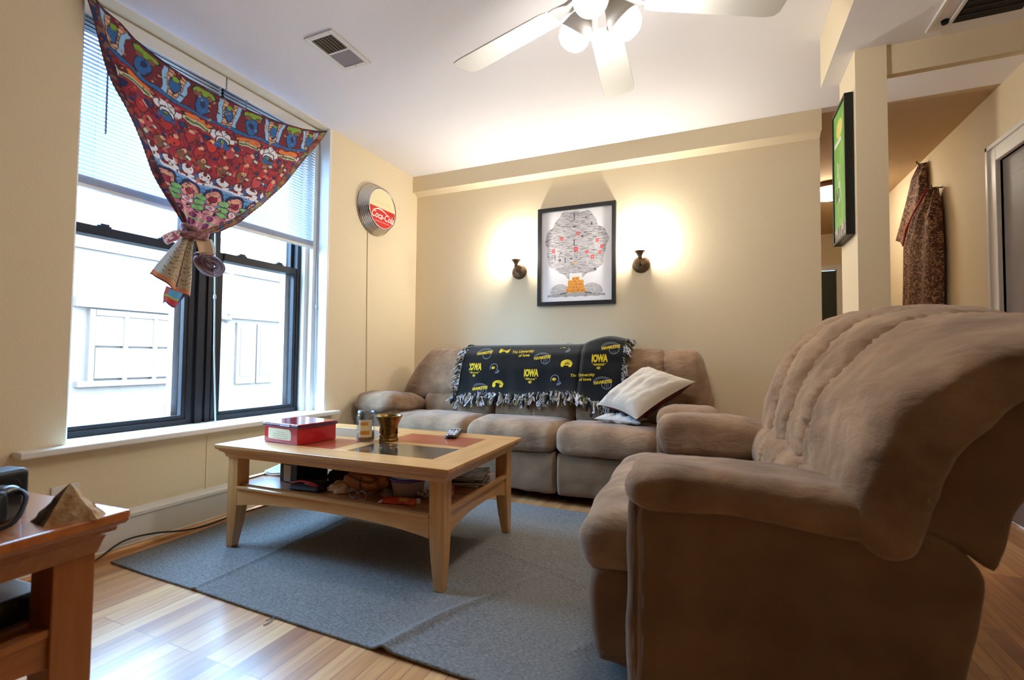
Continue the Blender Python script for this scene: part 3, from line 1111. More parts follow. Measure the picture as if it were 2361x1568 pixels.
# ------------------------------------------------------------------ ceiling fan with lamps
def build_fan():
    cx, cy = 2.06, -1.865
    t = thing('ceiling_fan', 'white five-bladed ceiling fan with lit glass lamps below its blades', 'ceiling fan', (cx, cy, 2.444))
    M_fan = mat('white_fan_enamel', rgb(240, 240, 238), 0.35)
    M_bl = mat('white_fan_blade', rgb(238, 238, 232), 0.45)
    bm = bmesh.new()
    lathe(bm, [(0.0, 0.0), (0.068, 0.0), (0.066, -0.02), (0.045, -0.05), (0.014, -0.06)], 32)
    link('canopy', bm, M_fan, t, smooth=True)
    bm = bmesh.new()
    lathe(bm, [(0.012, -0.055), (0.012, -0.13)], 16)
    link('downrod', bm, M_fan, t, smooth=True)
    bm = bmesh.new()
    lathe(bm, [(0.014, -0.120), (0.05, -0.125), (0.092, -0.150), (0.098, -0.185), (0.098, -0.225), (0.085, -0.245), (0.06, -0.258), (0.0, -0.262)], 40)
    link('motor_housing', bm, M_fan, t, smooth=True)
    bm = bmesh.new()
    lathe(bm, [(0.0, -0.256), (0.058, -0.258), (0.062, -0.28), (0.050, -0.305), (0.020, -0.318), (0.0, -0.320)], 32)
    link('switch_housing', bm, M_fan, t, smooth=True)
    for ang in (163, 94, 25, -47, -121):
        A = math.radians(ang)
        Mt = Matrix.Rotation(A, 4, 'Z') @ Matrix.Translation((0, 0, -0.268)) @ Matrix.Rotation(math.radians(-11), 4, 'X')
        bm = bmesh.new()
        outline = [(0.185, -0.052), (0.22, -0.060), (0.45, -0.068), (0.64, -0.074), (0.676, -0.068), (0.690, -0.050), (0.690, 0.050), (0.676, 0.068), (0.64, 0.074), (0.45, 0.068), (0.22, 0.060), (0.185, 0.052)]
        for z in (0.0, 0.006):
            pass
        prism(bm, outline, -0.003, 0.003, axis='z')
        for v in bm.verts:
            v.co = Mt @ v.co
        b = link('blade', bm, M_bl, t, bevel=0.002)
        bm = bmesh.new()
        Mi = Matrix.Rotation(A, 4, 'Z')
        for s in (-1, 1):
            pts = [Mi @ Vector(p) for p in ((0.07, s * 0.012, -0.240), (0.12, s * 0.020, -0.262), (0.17, s * 0.034, -0.270), (0.24, s * 0.028, -0.272))]
            tube(bm, pts, 0.006, 8)
        for v in box(bm, 0.185, 0.275, -0.036, 0.036, -0.274, -0.2665):
            v.co = Mi @ v.co
        link('blade_iron', bm, M_fan, b, smooth=False)
    M_g = mat('lit_lamp_glass', rgb(255, 250, 240), 0.4, emit=(1.0, 0.935, 0.85), estr=FAN_GLOBE)
    M_off = mat('dimmer_lamp_glass', rgb(236, 234, 228), 0.3, emit=(1.0, 0.92, 0.82), estr=8.0)
    for ang in (152, 32, 272):
        A = math.radians(ang)
        Mi = Matrix.Rotation(A, 4, 'Z')
        M2 = Mi @ Matrix.Translation((0.048, 0, -0.298)) @ Matrix.Rotation(math.radians(-42), 4, 'Y')
        bm = bmesh.new()
        lathe(bm, [(0.0, 0.01), (0.020, 0.01), (0.030, -0.014), (0.046, -0.040), (0.062, -0.078), (0.060, -0.078), (0.044, -0.042), (0.026, -0.022), (0.0, -0.012)], 28)
        for v in bm.verts:
            v.co = M2 @ v.co
        link('lamp_holder', bm, M_fan, t, smooth=True)
        bm = bmesh.new()
        lathe(bm, [(0.022, -0.030), (0.036, -0.042), (0.053, -0.068), (0.058, -0.092), (0.050, -0.118), (0.030, -0.136), (0.0, -0.142)], 28)
        for v in bm.verts:
            v.co = M2 @ v.co
        link('lamp_glass', bm, M_off if ang == 272 else M_g, t, smooth=True)
    bm = bmesh.new()
    tube(bm, [(0.03, 0.05, -0.30), (0.03, 0.05, -0.36)], 0.0012, 6)
    lathe(bm, [(0.0, 0.008), (0.005, 0.0), (0.005, -0.012), (0.0, -0.018)], 10, (0.03, 0.05, -0.365))
    link('pull_chain', bm, mat('pull_chain_metal', rgb(190, 180, 150), 0.3, 1.0), t, smooth=True)
build_fan()

# ------------------------------------------------------------------ ceiling registers
def build_vents():
    z = 2.444
    t = thing('ceiling_vent', 'small white ceiling register with one brown and one grey opening', 'vent', (0.667, -1.662, z))
    x0, x1, y0, y1 = -0.088, 0.092, -0.142, 0.142
    bm = bmesh.new()
    zt, zb = -0.001, -0.007
    box(bm, x0, -0.066, y0, y1, zb, zt)
    box(bm, 0.066, x1, y0, y1, zb, zt)
    box(bm, -0.066, 0.066, y0, -0.116, zb, zt)
    box(bm, -0.066, 0.066, 0.116, y1, zb, zt)
    box(bm, -0.066, 0.066, -0.006, 0.006, zb, zt)
    box(bm, 0.0, 0.008, 0.120, 0.128, -0.014, zb)
    link('frame', bm, M_white, t, bevel=0.002)
    bm = bmesh.new()
    for i in range(7):
        xx = -0.060 + i * 0.0195
        box(bm, xx, xx + 0.006, -0.115, -0.007, -0.006, -0.002)
    link('louver', bm, mat('brown_louver', rgb(112, 98, 80), 0.6), t)
    bm = boxes((-0.066, 0.066, -0.116, -0.006, -0.0018, -0.0008))
    link('backing', bm, mat('dark_duct', rgb(52, 44, 38), 0.8), t)
    bm = boxes((-0.066, 0.066, 0.006, 0.116, -0.004, -0.0008))
    link('damper', bm, mat('grey_damper', rgb(140, 130, 134), 0.6), t)

    t = thing('air_return_grille', 'dark air grille in a white frame under the dropped ceiling beside the pillar', 'vent', (3.36, -1.35, 2.20))
    bm = bmesh.new()
    for a in ((-0.145, -0.130, -0.50, 0.215), (-0.085, -0.072, -0.40, 0.19)):
        box(bm, a[0], a[1], a[2], a[3], -0.012, -0.0005)
    link('frame_strip', bm, M_white, t, bevel=0.002)
    bm = boxes((-0.07, 0.13, -0.30, 0.185, -0.010, -0.0005))
    link('backing', bm, mat('dark_filter', rgb(32, 28, 26), 0.7), t)
    bm = bmesh.new()
    for i in range(12):
        y = -0.29 + i * 0.039
        box(bm, -0.066, 0.126, y, y + 0.006, -0.014, -0.010)
    link('grille', bm, mat('dark_grille', rgb(46, 40, 38), 0.5), t)
    bm = bmesh.new()
    lathe(bm, [(0.0, -0.018), (0.010, -0.014), (0.012, -0.0005)], 16, (-0.098, 0.17, 0))
    link('latch', bm, M_dark, t, smooth=True)
build_vents()

# ------------------------------------------------------------------ hall lamp
def build_hall_lamp():
    t = thing('hall_ceiling_lamp', 'lit round flush ceiling lamp with a bronze rim, down the hallway', 'lamp', (3.37, 1.50, 2.444))
    bm = bmesh.new()
    lathe(bm, [(0.0, 0.0), (0.150, 0.0), (0.155, -0.02), (0.150, -0.040), (0.135, -0.045)], 36)
    link('rim', bm, mat('bronze_lamp_rim', rgb(96, 64, 44), 0.4, 0.6), t, smooth=True)
    bm = bmesh.new()
    lathe(bm, [(0.140, -0.035), (0.142, -0.06), (0.128, -0.095), (0.085, -0.118), (0.0, -0.128)], 36)
    link('diffuser', bm, mat('lit_opal_glass', rgb(255, 255, 255), 0.4, emit=(1.0, 0.90, 0.74), estr=HALL_LAMP), t, smooth=True)
build_hall_lamp()

# ------------------------------------------------------------------ round sign
def build_sign():
    t = thing('round_wall_sign', 'round ribbed chrome sign with a cream and red face on the window wall', 'sign', (0.0, -0.563, 2.01))
    M_chrome = mat('brushed_chrome', rgb(205, 203, 200), 0.22, 1.0)
    bm = bmesh.new()
    prof = [(0.155, 0.002), (0.196, 0.002), (0.200, 0.008)]
    for i in range(6):
        r = 0.198 - i * 0.0065
        h = 0.010 + i * 0.0115
        prof += [(r, h), (r - 0.0015, h + 0.0075), (r - 0.006, h + 0.0095)]
    prof += [(0.160, 0.083), (0.155, 0.080)]
    lathe(bm, prof, 72, axis='x', caps=False)
    link('ribbed_ring', bm, M_chrome, t, smooth=True)
    bm = bmesh.new()
    lathe(bm, [(0.0, 0.070), (0.156, 0.070), (0.156, 0.076)], 64, axis='x')
    link('backing_disc', bm, M_dark, t, smooth=False)
    cream, red = mat('cream_enamel', rgb(236, 226, 184), 0.35), mat('red_enamel', rgb(205, 40, 38), 0.35)
    wht, pale = mat('white_lettering', rgb(246, 240, 236), 0.4), mat('pale_gold_lettering', rgb(222, 206, 140), 0.4)
    bm = bmesh.new()
    X = 0.0775
    def F(dx):
        return lambda u, v: (X + dx, u, v)
    vs, fs = ellipse2(0, 0, 0.150, 0.150, 40, 0, PI)
    decal(bm, vs, fs, F(0), 0)
    vs, fs = ellipse2(0, 0, 0.150, 0.150, 40, PI, 2 * PI)
    decal(bm, vs, fs, F(0), 1)
    vs, fs = ring2(0, 0, 0.152, 0.152, 0.004, 64)
    decal(bm, vs, fs, F(0.0006), 2)
    # flowing white lettering, slightly rising, and its ribbon
    vs, fs = text2d('Coca-Cola', 0.066, 0.42, 0.0011)
    a = math.radians(-2)
    vs = [(x * 0.92 * math.cos(a) - y * math.sin(a), -0.062 + x * math.sin(a) + y * 1.15 * math.cos(a)) for x, y in vs]
    decal(bm, vs, fs, F(0.0012), 2)
    n = 30
    rv, rf = [], []
    for i in range(n + 1):
        u = i / n
        x = -0.115 + 0.21 * u
        yc = -0.034 + 0.020 * math.sin(u * 4.4) + 0.012 * u
        w = 0.0045 * math.sin(PI * min(1, u * 1.1)) + 0.001
        rv += [(x, yc + w), (x, yc - w)]
    for i in range(n):
        rf.append((2 * i, 2 * i + 2, 2 * i + 3, 2 * i + 1))
    decal(bm, rv, rf, F(0.0009), 2)
    for i in range(14):
        vs, fs = quad2(-0.085 + i * 0.0122, -0.085 + i * 0.0122 + 0.008, -0.108, -0.104)
        decal(bm, vs, fs, F(0.0009), 2)
    for i in range(7):
        vs, fs = ring2(-0.078 + i * 0.026, 0.040, 0.008, 0.009, 0.003, 10)
        decal(bm, vs, fs, F(0.0009), 3)
    me = link('face', bm, [cream, red, wht, pale], t)
    # painted cable from sign to behind the sofa
    bm = bmesh.new()
    tube(bm, [(0.0045, -0.640, 1.83), (0.0045, -0.636, 1.5), (0.0045, -0.625, 1.0), (0.0045, -0.618, 0.60), (0.0045, -0.618, 0.19)], 0.0034, 8)
    tag(link('wall_cable', bm, mat('cable_painted_over', rgb(226, 208, 170), 0.7), smooth=True), 'thin cream-painted cable running down the wall below the round sign', 'cable')
build_sign()

# ------------------------------------------------------------------ framed print
def build_picture():
    x0, x1, z0, z1 = 1.155, 1.765, 1.277, 2.038
    t = thing('framed_print', 'tall black-framed print of a rounded grey tree with an orange trunk, between the two sconces', 'picture', ((x0 + x1) / 2, 0, z0))
    cx = (x0 + x1) / 2
    w, h = x1 - x0, z1 - z0
    fw = 0.030
    bm = bmesh.new()
    box(bm, -w / 2, -w / 2 + fw, -0.030, -0.002, 0, h)
    box(bm, w / 2 - fw, w / 2, -0.030, -0.002, 0, h)
    box(bm, -w / 2 + fw, w / 2 - fw, -0.030, -0.002, 0, fw)
    box(bm, -w / 2 + fw, w / 2 - fw, -0.030, -0.002, h - fw, h)
    link('frame', bm, mat('black_frame_paint', rgb(34, 34, 36), 0.35), t, bevel=0.002)
    # print as a finely painted sheet
    K, R = 420, 540
    U, V = np.meshgrid(np.linspace(-1, 1, K), np.linspace(0, 1, R))
    pw, ph = (w - 2 * fw) / 2, h - 2 * fw
    X, Z = U * pw, V * ph
    C = np.ones(X.shape + (3,), dtype=np.float32) * np.array(rgb(238, 238, 244))
    asp = ph
    # crown
    zc = 0.62 * ph
    ang = np.arctan2(Z - zc, X)
    rad = np.hypot(X / 0.240, (Z - zc) / 0.262)
    edge = 1 + 0.045 * np.sin(ang * 7 + 0.5) + 0.02 * np.sin(ang * 17) - 0.10 * np.exp(-((ang - 0.8) / 0.25) ** 2)
    crown = (rad < edge) & ~((np.abs(X) < 0.05) & (Z < 0.235 * ph * 1.3))
    C[crown] = rgb(196, 194, 199)
    r2 = np.random.default_rng(3)
    grey = [rgb(120, 116, 120), rgb(150, 146, 150), rgb(90, 86, 90), rgb(176, 172, 176)]
    dx, dz = 2 * pw / K, ph / R
    def rect(x, z, a, b, c, mask=None):
        m = (np.abs(X - x) < a) & (np.abs(Z - z) < b)
        if mask is not None:
            m &= mask
        C[m] = c
    for _ in range(2400):
        x, z = r2.uniform(-0.25, 0.25), r2.uniform(0.18 * ph, 0.98 * ph)
        a, b = r2.uniform(0.005, 0.022), r2.uniform(0.0004, 0.0011)
        i0, i1 = int((x - a + pw) / dx), int((x + a + pw) / dx)
        j0 = int((z - b) / dz)
        j1 = j0 + r2.integers(1, 3)
        i0, i1, j0, j1 = max(i0, 0), min(i1, K), max(j0, 0), min(j1, R)
        sub = crown[j0:j1, i0:i1]
        C[j0:j1, i0:i1][sub] = grey[r2.integers(0, 4)]
    def px(u, v):       # relative place on the sheet
        return (u * 2 - 1) * pw, v * ph
    for u, v, s in ((0.53, 0.735, 1.0), (0.30, 0.69, 1.0), (0.80, 0.645, 1.0), (0.175, 0.565, 1.05), (0.50, 0.565, 1.25), (0.86, 0.575, 0.95), (0.655, 0.525, 0.9), (0.835, 0.515, 0.95), (0.73, 0.470, 1.1)):
        x, z = px(u, v)
        rect(x, z, 0.0115 * s, 0.0125 * s, rgb(222, 60, 62))
        rect(x, z, 0.0045 * s, 0.004 * s, rgb(246, 190, 190))
    for u, v, a, b in ((0.475, 0.925, 0.004, 0.030), (0.475, 0.815, 0.012, 0.006), (0.475, 0.640, 0.004, 0.022), (0.20, 0.485, 0.004, 0.018), (0.345, 0.452, 0.004, 0.018), (0.27, 0.455, 0.009, 0.010), (0.435, 0.465, 0.010, 0.006),
                       (0.59, 0.700, 0.010, 0.007), (0.77, 0.335, 0.009, 0.010), (0.285, 0.535, 0.009, 0.004), (0.72, 0.83, 0.006, 0.012), (0.645, 0.905, 0.003, 0.010), (0.39, 0.700, 0.006, 0.004), (0.83, 0.785, 0.009, 0.003), (0.745, 0.575, 0.010, 0.002)):
        x, z = px(u, v)
        rect(x, z, a, b, rgb(92, 90, 94))
    x, z = px(0.49, 0.415)
    rect(x, z, 0.010, 0.008, rgb(232, 186, 70))
    # ground
    m = (Z < 0.075 * ph + 0.025 * ph * np.cos(X / 0.22 * PI / 2)) & (Z > 0.045 * ph + 0.006 * np.abs(np.sin(X * 40))) & (np.abs(X) < 0.225)
    C[m] = rgb(186, 184, 186)
    C[m & (np.sin((Z + 0.10 * X * X) * 1600) > 0.3)] = rgb(120, 118, 122)
    for s in (-1, 1):
        hump = (((X - s * 0.125) / 0.080) ** 2 + ((Z - 0.100 * ph) / (0.092 * ph)) ** 2 < 1) & (Z > 0.085 * ph)
        C[hump] = rgb(198, 196, 198)
        C[hump & (np.sin(Z * 1300) > 0.2) & (vnoise(X, Z, 4, 120) > 0)] = rgb(150, 148, 152)
        sw = (np.abs(Z - 0.078 * ph - (0.13 - np.abs(X)) * 0.22) < 0.0045) & (np.abs(X) > 0.060) & (np.abs(X) < 0.125)
        C[sw] = rgb(84, 82, 86)
    # stepped orange trunk
    for k, (b0, b1, ww) in enumerate(((0.095, 0.135, 0.076), (0.135, 0.165, 0.066), (0.165, 0.200, 0.062), (0.200, 0.228, 0.060), (0.228, 0.262, 0.028))):
        zz0, zz1 = b0 * ph, b1 * ph
        m = (Z > zz0) & (Z < zz1) & (np.abs(X - 0.0) < ww)
        C[m] = rgb(226, 158, 58)
        C[m & (vnoise(X, Z, 8, 260) > 0.25)] = rgb(190, 104, 40)
        C[(np.abs(Z - zz1) < 0.0022) & (np.abs(X) < ww)] = rgb(244, 206, 96)
    P = np.stack([X, np.full_like(X, -0.012), Z + fw], -1)
    grid_mesh('print', P, C, attr_mat('printed_paper', 0.5), t, smooth=False)
build_picture()

# ------------------------------------------------------------------ sconces
def build_sconce(x, z, lab):
    t = thing('wall_sconce', lab, 'wall lamp', (x, 0, z), 0, 'pair of bronze wall sconces')
    M_b = mat('aged_bronze', rgb(112, 90, 70), 0.42, 0.75, var=0.3, vscale=40)
    bm = bmesh.new()
    lathe(bm, [(0.061, -0.001), (0.062, -0.006), (0.056, -0.016), (0.040, -0.027), (0.018, -0.033), (0.0, -0.034)], 40, axis='y')
    link('backplate', bm, M_b, t, smooth=True)
    bm = bmesh.new()
    tube(bm, [(0, -0.030, 0.0), (0, -0.052, -0.004), (0, -0.068, 0.006), (0, -0.072, 0.024), (0, -0.072, 0.036)], [0.009, 0.008, 0.008, 0.008, 0.009], 12)
    link('arm', bm, M_b, t, smooth=True)
    bm = bmesh.new()
    lathe(bm, [(0.0, 0.026), (0.015, 0.026), (0.014, 0.040), (0.018, 0.054), (0.028, 0.070), (0.040, 0.082), (0.037, 0.085), (0.018, 0.078), (0.0, 0.076)], 28, (0, -0.072, 0))
    link('cup', bm, M_b, t, smooth=True)
    M_s, nt, b = new_mat('thin_white_glass')
    nt.nodes.remove(b)
    out = nt.nodes['Material Output']
    tr = nt.nodes.new('ShaderNodeBsdfTransparent')
    tl = nt.nodes.new('ShaderNodeBsdfTranslucent')
    mx = nt.nodes.new('ShaderNodeMixShader')
    mx.inputs[0].default_value = 0.25
    nt.links.new(tr.outputs[0], mx.inputs[1])
    nt.links.new(tl.outputs[0], mx.inputs[2])
    nt.links.new(mx.outputs[0], out.inputs[0])
    bm = bmesh.new()
    lathe(bm, [(0.026, 0.086), (0.040, 0.105), (0.050, 0.135), (0.052, 0.165), (0.060, 0.195)], 32, (0, -0.072, 0))
    o = link('glass_shade', bm, M_s, t, smooth=True)
    for f in list(o.data.polygons):
        pass
    bm = bmesh.new()
    bm.from_mesh(o.data)
    bmesh.ops.delete(bm, geom=[f for f in bm.faces if len(f.verts) > 4], context='FACES_ONLY')
    bm.to_mesh(o.data)
    bm.free()
    bm = bmesh.new()
    lathe(bm, [(0.0, 0.104), (0.010, 0.106), (0.013, 0.118), (0.024, 0.140), (0.024, 0.158), (0.014, 0.174), (0.0, 0.178)], 20, (0, -0.072, 0))
    link('bulb', bm, mat('lit_bulb', rgb(255, 250, 240), 0.4, emit=(1.0, 0.93, 0.81), estr=SCONCE_BULB), t, smooth=True)
build_sconce(0.993, 1.562, 'small bronze sconce on the back wall between the framed print and the window wall')
build_sconce(1.943, 1.555, 'small bronze sconce on the back wall on the hallway side of the framed print')

# ------------------------------------------------------------------ recliner
def build_recliner():
    t = thing('recliner_chair', 'wide brown suede recliner with puffy arms and a tall channelled back, nearest the camera', 'armchair', (2.27, -2.35, 0), math.radians(3.0))
    F, P = M_suede, M_suede_dark
    panel = [(0.002, 0.035), (0.0, 0.20), (0.0, 0.42), (0.004, 0.535), (0.06, 0.576), (0.25, 0.572), (0.45, 0.566), (0.56, 0.552), (0.625, 0.500), (0.640, 0.44), (0.605, 0.25), (0.560, 0.035), (0.45, 0.03), (0.15, 0.03)]
    for k, (a, b) in enumerate(((0.0, 0.17), (1.13, 1.30))):
        link('side_panel', puff(panel, a, b, rnd=0.022, wrinkle=0.0015, M=16, N=120, seed=k), P, t, smooth=True)
    pad = [(-0.012, 0.545), (-0.022, 0.585), (0.005, 0.618), (0.10, 0.632), (0.24, 0.628), (0.38, 0.618), (0.48, 0.600), (0.530, 0.560), (0.50, 0.515), (0.36, 0.516), (0.18, 0.528), (0.05, 0.525)]
    link('arm_pad', puff(pad, -0.020, 0.225, rnd=0.060, rin=0.034, wrinkle=0.003, M=30, N=110, gather=(), seed=3), F, t, smooth=True)
    pad2 = [(-0.012, 0.46), (-0.022, 0.55), (0.005, 0.612), (0.10, 0.632), (0.24, 0.628), (0.38, 0.612), (0.48, 0.590), (0.515, 0.540), (0.49, 0.47), (0.36, 0.44), (0.18, 0.44), (0.05, 0.43)]
    link('arm_pad', puff(pad2, 1.09, 1.33, rnd=0.090, rin=0.05, wrinkle=0.004, M=30, N=110, seed=5), F, t, smooth=True)
    # gathered front faces of the arms
    for a, b in ((0.005, 0.185), (1.115, 1.295)):
        fr = [(-0.016, 0.05), (-0.018, 0.30), (-0.014, 0.55), (0.02, 0.57), (0.04, 0.30), (0.04, 0.05)]
        link('arm_front', puff(fr, a, b, rnd=0.02, wrinkle=0.003, M=14, N=60, seed=8), P, t, smooth=True)
    seat = [(-0.175, 0.365), (-0.155, 0.420), (-0.085, 0.452), (0.05, 0.456), (0.25, 0.448), (0.43, 0.44), (0.46, 0.37), (0.30, 0.315), (0.05, 0.295), (-0.09, 0.283), (-0.155, 0.305)]
    link('seat_cushion', puff(seat, 0.165, 1.125, rnd=0.060, wrinkle=0.005, M=60, bulge=0.008, seed=2), F, t, smooth=True)
    foot = [(-0.125, 0.06), (-0.140, 0.18), (-0.132, 0.29), (-0.08, 0.315), (-0.02, 0.30), (-0.012, 0.18), (-0.02, 0.055), (-0.07, 0.045)]
    link('footrest', puff(foot, 0.178, 1.115, rnd=0.030, wrinkle=0.005, M=50, seed=4), P, t, smooth=True)
    lum = [(0.375, 0.45), (0.372, 0.53), (0.405, 0.59), (0.47, 0.60), (0.53, 0.54), (0.53, 0.45), (0.45, 0.41)]
    link('lumbar_cushion', puff(lum, 0.17, 1.13, rnd=0.04, seams=(0.41, 0.65, 0.89), amp=0.02, wid=0.018, wrinkle=0.004, seed=6), F, t, smooth=True)
    def droop(q):
        # the near shoulder of the back is rounder and lower
        w = max(0, (0.90 - q.y) / 0.92)
        q.z -= 0.142 * w ** 1.3 * max(0, (q.z - 0.60) / 0.45)
        return q
    back = [(0.420, 0.555), (0.418, 0.63), (0.438, 0.74), (0.475, 0.85), (0.540, 0.950), (0.632, 1.032), (0.745, 1.070), (0.85, 1.078), (0.925, 1.055), (0.955, 1.012), (0.90, 0.985), (0.80, 0.965), (0.705, 0.915), (0.600, 0.71), (0.565, 0.58), (0.535, 0.495), (0.465, 0.490)]
    link('back_cushion', puff(back, -0.025, 1.27, rnd=0.11, rnd0=0.08, rin=0.034, seams=(0.44, 0.72, 0.98), amp=0.034, wid=0.024, wrinkle=0.006, M=90, N=150, seed=1, shift=droop), F, t, smooth=True)
    def droop2(q):
        w = max(0, (0.90 - q.y) / 0.92)
        q.z -= 0.142 * w ** 1.3 * max(0, (q.z - 0.60) / 0.45)
        return q
    rear = [(0.47, 0.55), (0.52, 0.70), (0.61, 0.90), (0.71, 1.0), (0.85, 1.05), (0.95, 0.99), (0.88, 0.87), (0.79, 0.75), (0.700, 0.630), (0.670, 0.525), (0.652, 0.487), (0.60, 0.525), (0.54, 0.545)]
    link('back_panel', puff(rear, 0.004, 1.250, rnd=0.014, wrinkle=0.002, M=40, N=100, seed=7, shift=droop2), P, t, smooth=True)
    bm = boxes((0.02, 0.58, 0.10, 1.20, 0.05, 0.35))
    link('base_frame', bm, M_dark, t, bevel=0.01)
    for x in (0.06, 0.52):
        for y in (0.09, 1.21):
            bm = bmesh.new()
            lathe(bm, [(0.0, 0.0), (0.020, 0.0), (0.024, 0.05), (0.0, 0.05)], 16, (x, y, 0))
            link('foot', bm, M_black, t, smooth=False)
build_recliner()

# ------------------------------------------------------------------ sofa
def build_sofa():
    t = thing('reclining_sofa', 'long three-seat brown suede sofa against the back wall, partly covered by a black blanket', 'sofa', (1.24, -0.42, 0))
    def lx(bm):
        for v in bm.verts:
            v.co -= Vector((1.24, -0.42, 0))
        return bm
    F, P = M_suede, M_suede_dark
    X = (0.355, 0.960, 1.560, 2.150)
    for k in range(3):
        a, b = X[k] + 0.002, X[k + 1] - 0.002
        seat = [(-0.818, 0.375), (-0.812, 0.430), (-0.755, 0.474), (-0.62, 0.482), (-0.42, 0.468), (-0.28, 0.44), (-0.26, 0.36), (-0.42, 0.315), (-0.70, 0.305), (-0.795, 0.325)]
        link('seat_cushion', lx(puff(seat, a, b, 'x', rnd=0.055, wrinkle=0.004, M=34, bulge=0.010, seed=k)), F, t, smooth=True)
        foot = [(-0.758, 0.075), (-0.776, 0.19), (-0.768, 0.295), (-0.72, 0.315), (-0.67, 0.30), (-0.67, 0.08), (-0.71, 0.065)]
        link('footrest', lx(puff(foot, a + 0.003, b - 0.003, 'x', rnd=0.020, wrinkle=0.004, M=26, seed=k + 9)), P, t, smooth=True)
        m = (a + b) / 2
        lum = [(-0.385, 0.45), (-0.392, 0.53), (-0.362, 0.590), (-0.29, 0.60), (-0.22, 0.52), (-0.24, 0.43), (-0.32, 0.42)]
        link('lumbar_cushion', lx(puff(lum, a, b, 'x', rnd=0.05, seams=(m,), amp=0.022, wid=0.022, wrinkle=0.005, M=30, seed=k + 4)), F, t, smooth=True)
    def taper(side):
        def f(q):
            h = max(0, (q.z - 0.56) / 0.38)
            if side < 0:
                w = max(0, min(1, (0.60 - q.x) / 0.50))
                q.x += (0.17 * h + 0.03 * h * h) * w
                q.y += 0.02 * w
            elif side > 0:
                w = max(0, min(1, (q.x - 2.0) / 0.45))
                q.x -= (0.09 * h) * w
            return q
        return f
    back = [(-0.350, 0.575), (-0.360, 0.66), (-0.340, 0.77), (-0.295, 0.875), (-0.225, 0.935), (-0.130, 0.935), (-0.065, 0.87), (-0.050, 0.72), (-0.055, 0.57), (-0.18, 0.535), (-0.30, 0.545)]
    for k, (a, b, sd, ms) in enumerate(((0.085, 0.958, -1, (0.62,)), (0.962, 1.558, 0, (1.26,)), (1.562, 2.435, 1, (1.86, 2.15)))):
        link('back_cushion', lx(puff(back, a, b, 'x', rnd=0.09 if sd > 0 else 0.05, rnd0=0.09 if sd < 0 else 0.05, seams=ms, amp=0.020, wid=0.022, wrinkle=0.005, M=44, N=100, shift=taper(sd), seed=k + 20)), F, t, smooth=True)
    pad = [(-0.800, 0.495), (-0.812, 0.555), (-0.775, 0.607), (-0.68, 0.622), (-0.52, 0.605), (-0.38, 0.575), (-0.27, 0.53), (-0.25, 0.47), (-0.40, 0.455), (-0.65, 0.465)]
    body = [(-0.765, 0.06), (-0.775, 0.30), (-0.765, 0.50), (-0.70, 0.52), (-0.30, 0.50), (-0.06, 0.50), (-0.05, 0.25), (-0.06, 0.05), (-0.4, 0.045)]
    for a, b in ((0.035, 0.372), (2.135, 2.462)):
        link('arm_pad', lx(puff(pad, a, b, 'x', rnd=0.10, rin=0.055, wrinkle=0.006, M=34, seed=int(a * 7) + 30)), F, t, smooth=True)
        link('side_panel', lx(puff(body, a + 0.02, b - 0.02, 'x', rnd=0.03, wrinkle=0.002, M=16, seed=int(a * 7) + 40)), P, t, smooth=True)
    link('base_frame', lx(boxes((0.08, 2.42, -0.66, -0.08, 0.035, 0.12))), M_dark, t, bevel=0.01)
    for x in (0.12, 0.95, 1.55, 2.38):
        for y in (-0.62, -0.12):
            bm = bmesh.new()
            lathe(bm, [(0.0, 0.0), (0.022, 0.0), (0.026, 0.04), (0.0, 0.04)], 14, (x, y, 0))
            link('foot', lx(bm), M_black, t)
build_sofa()

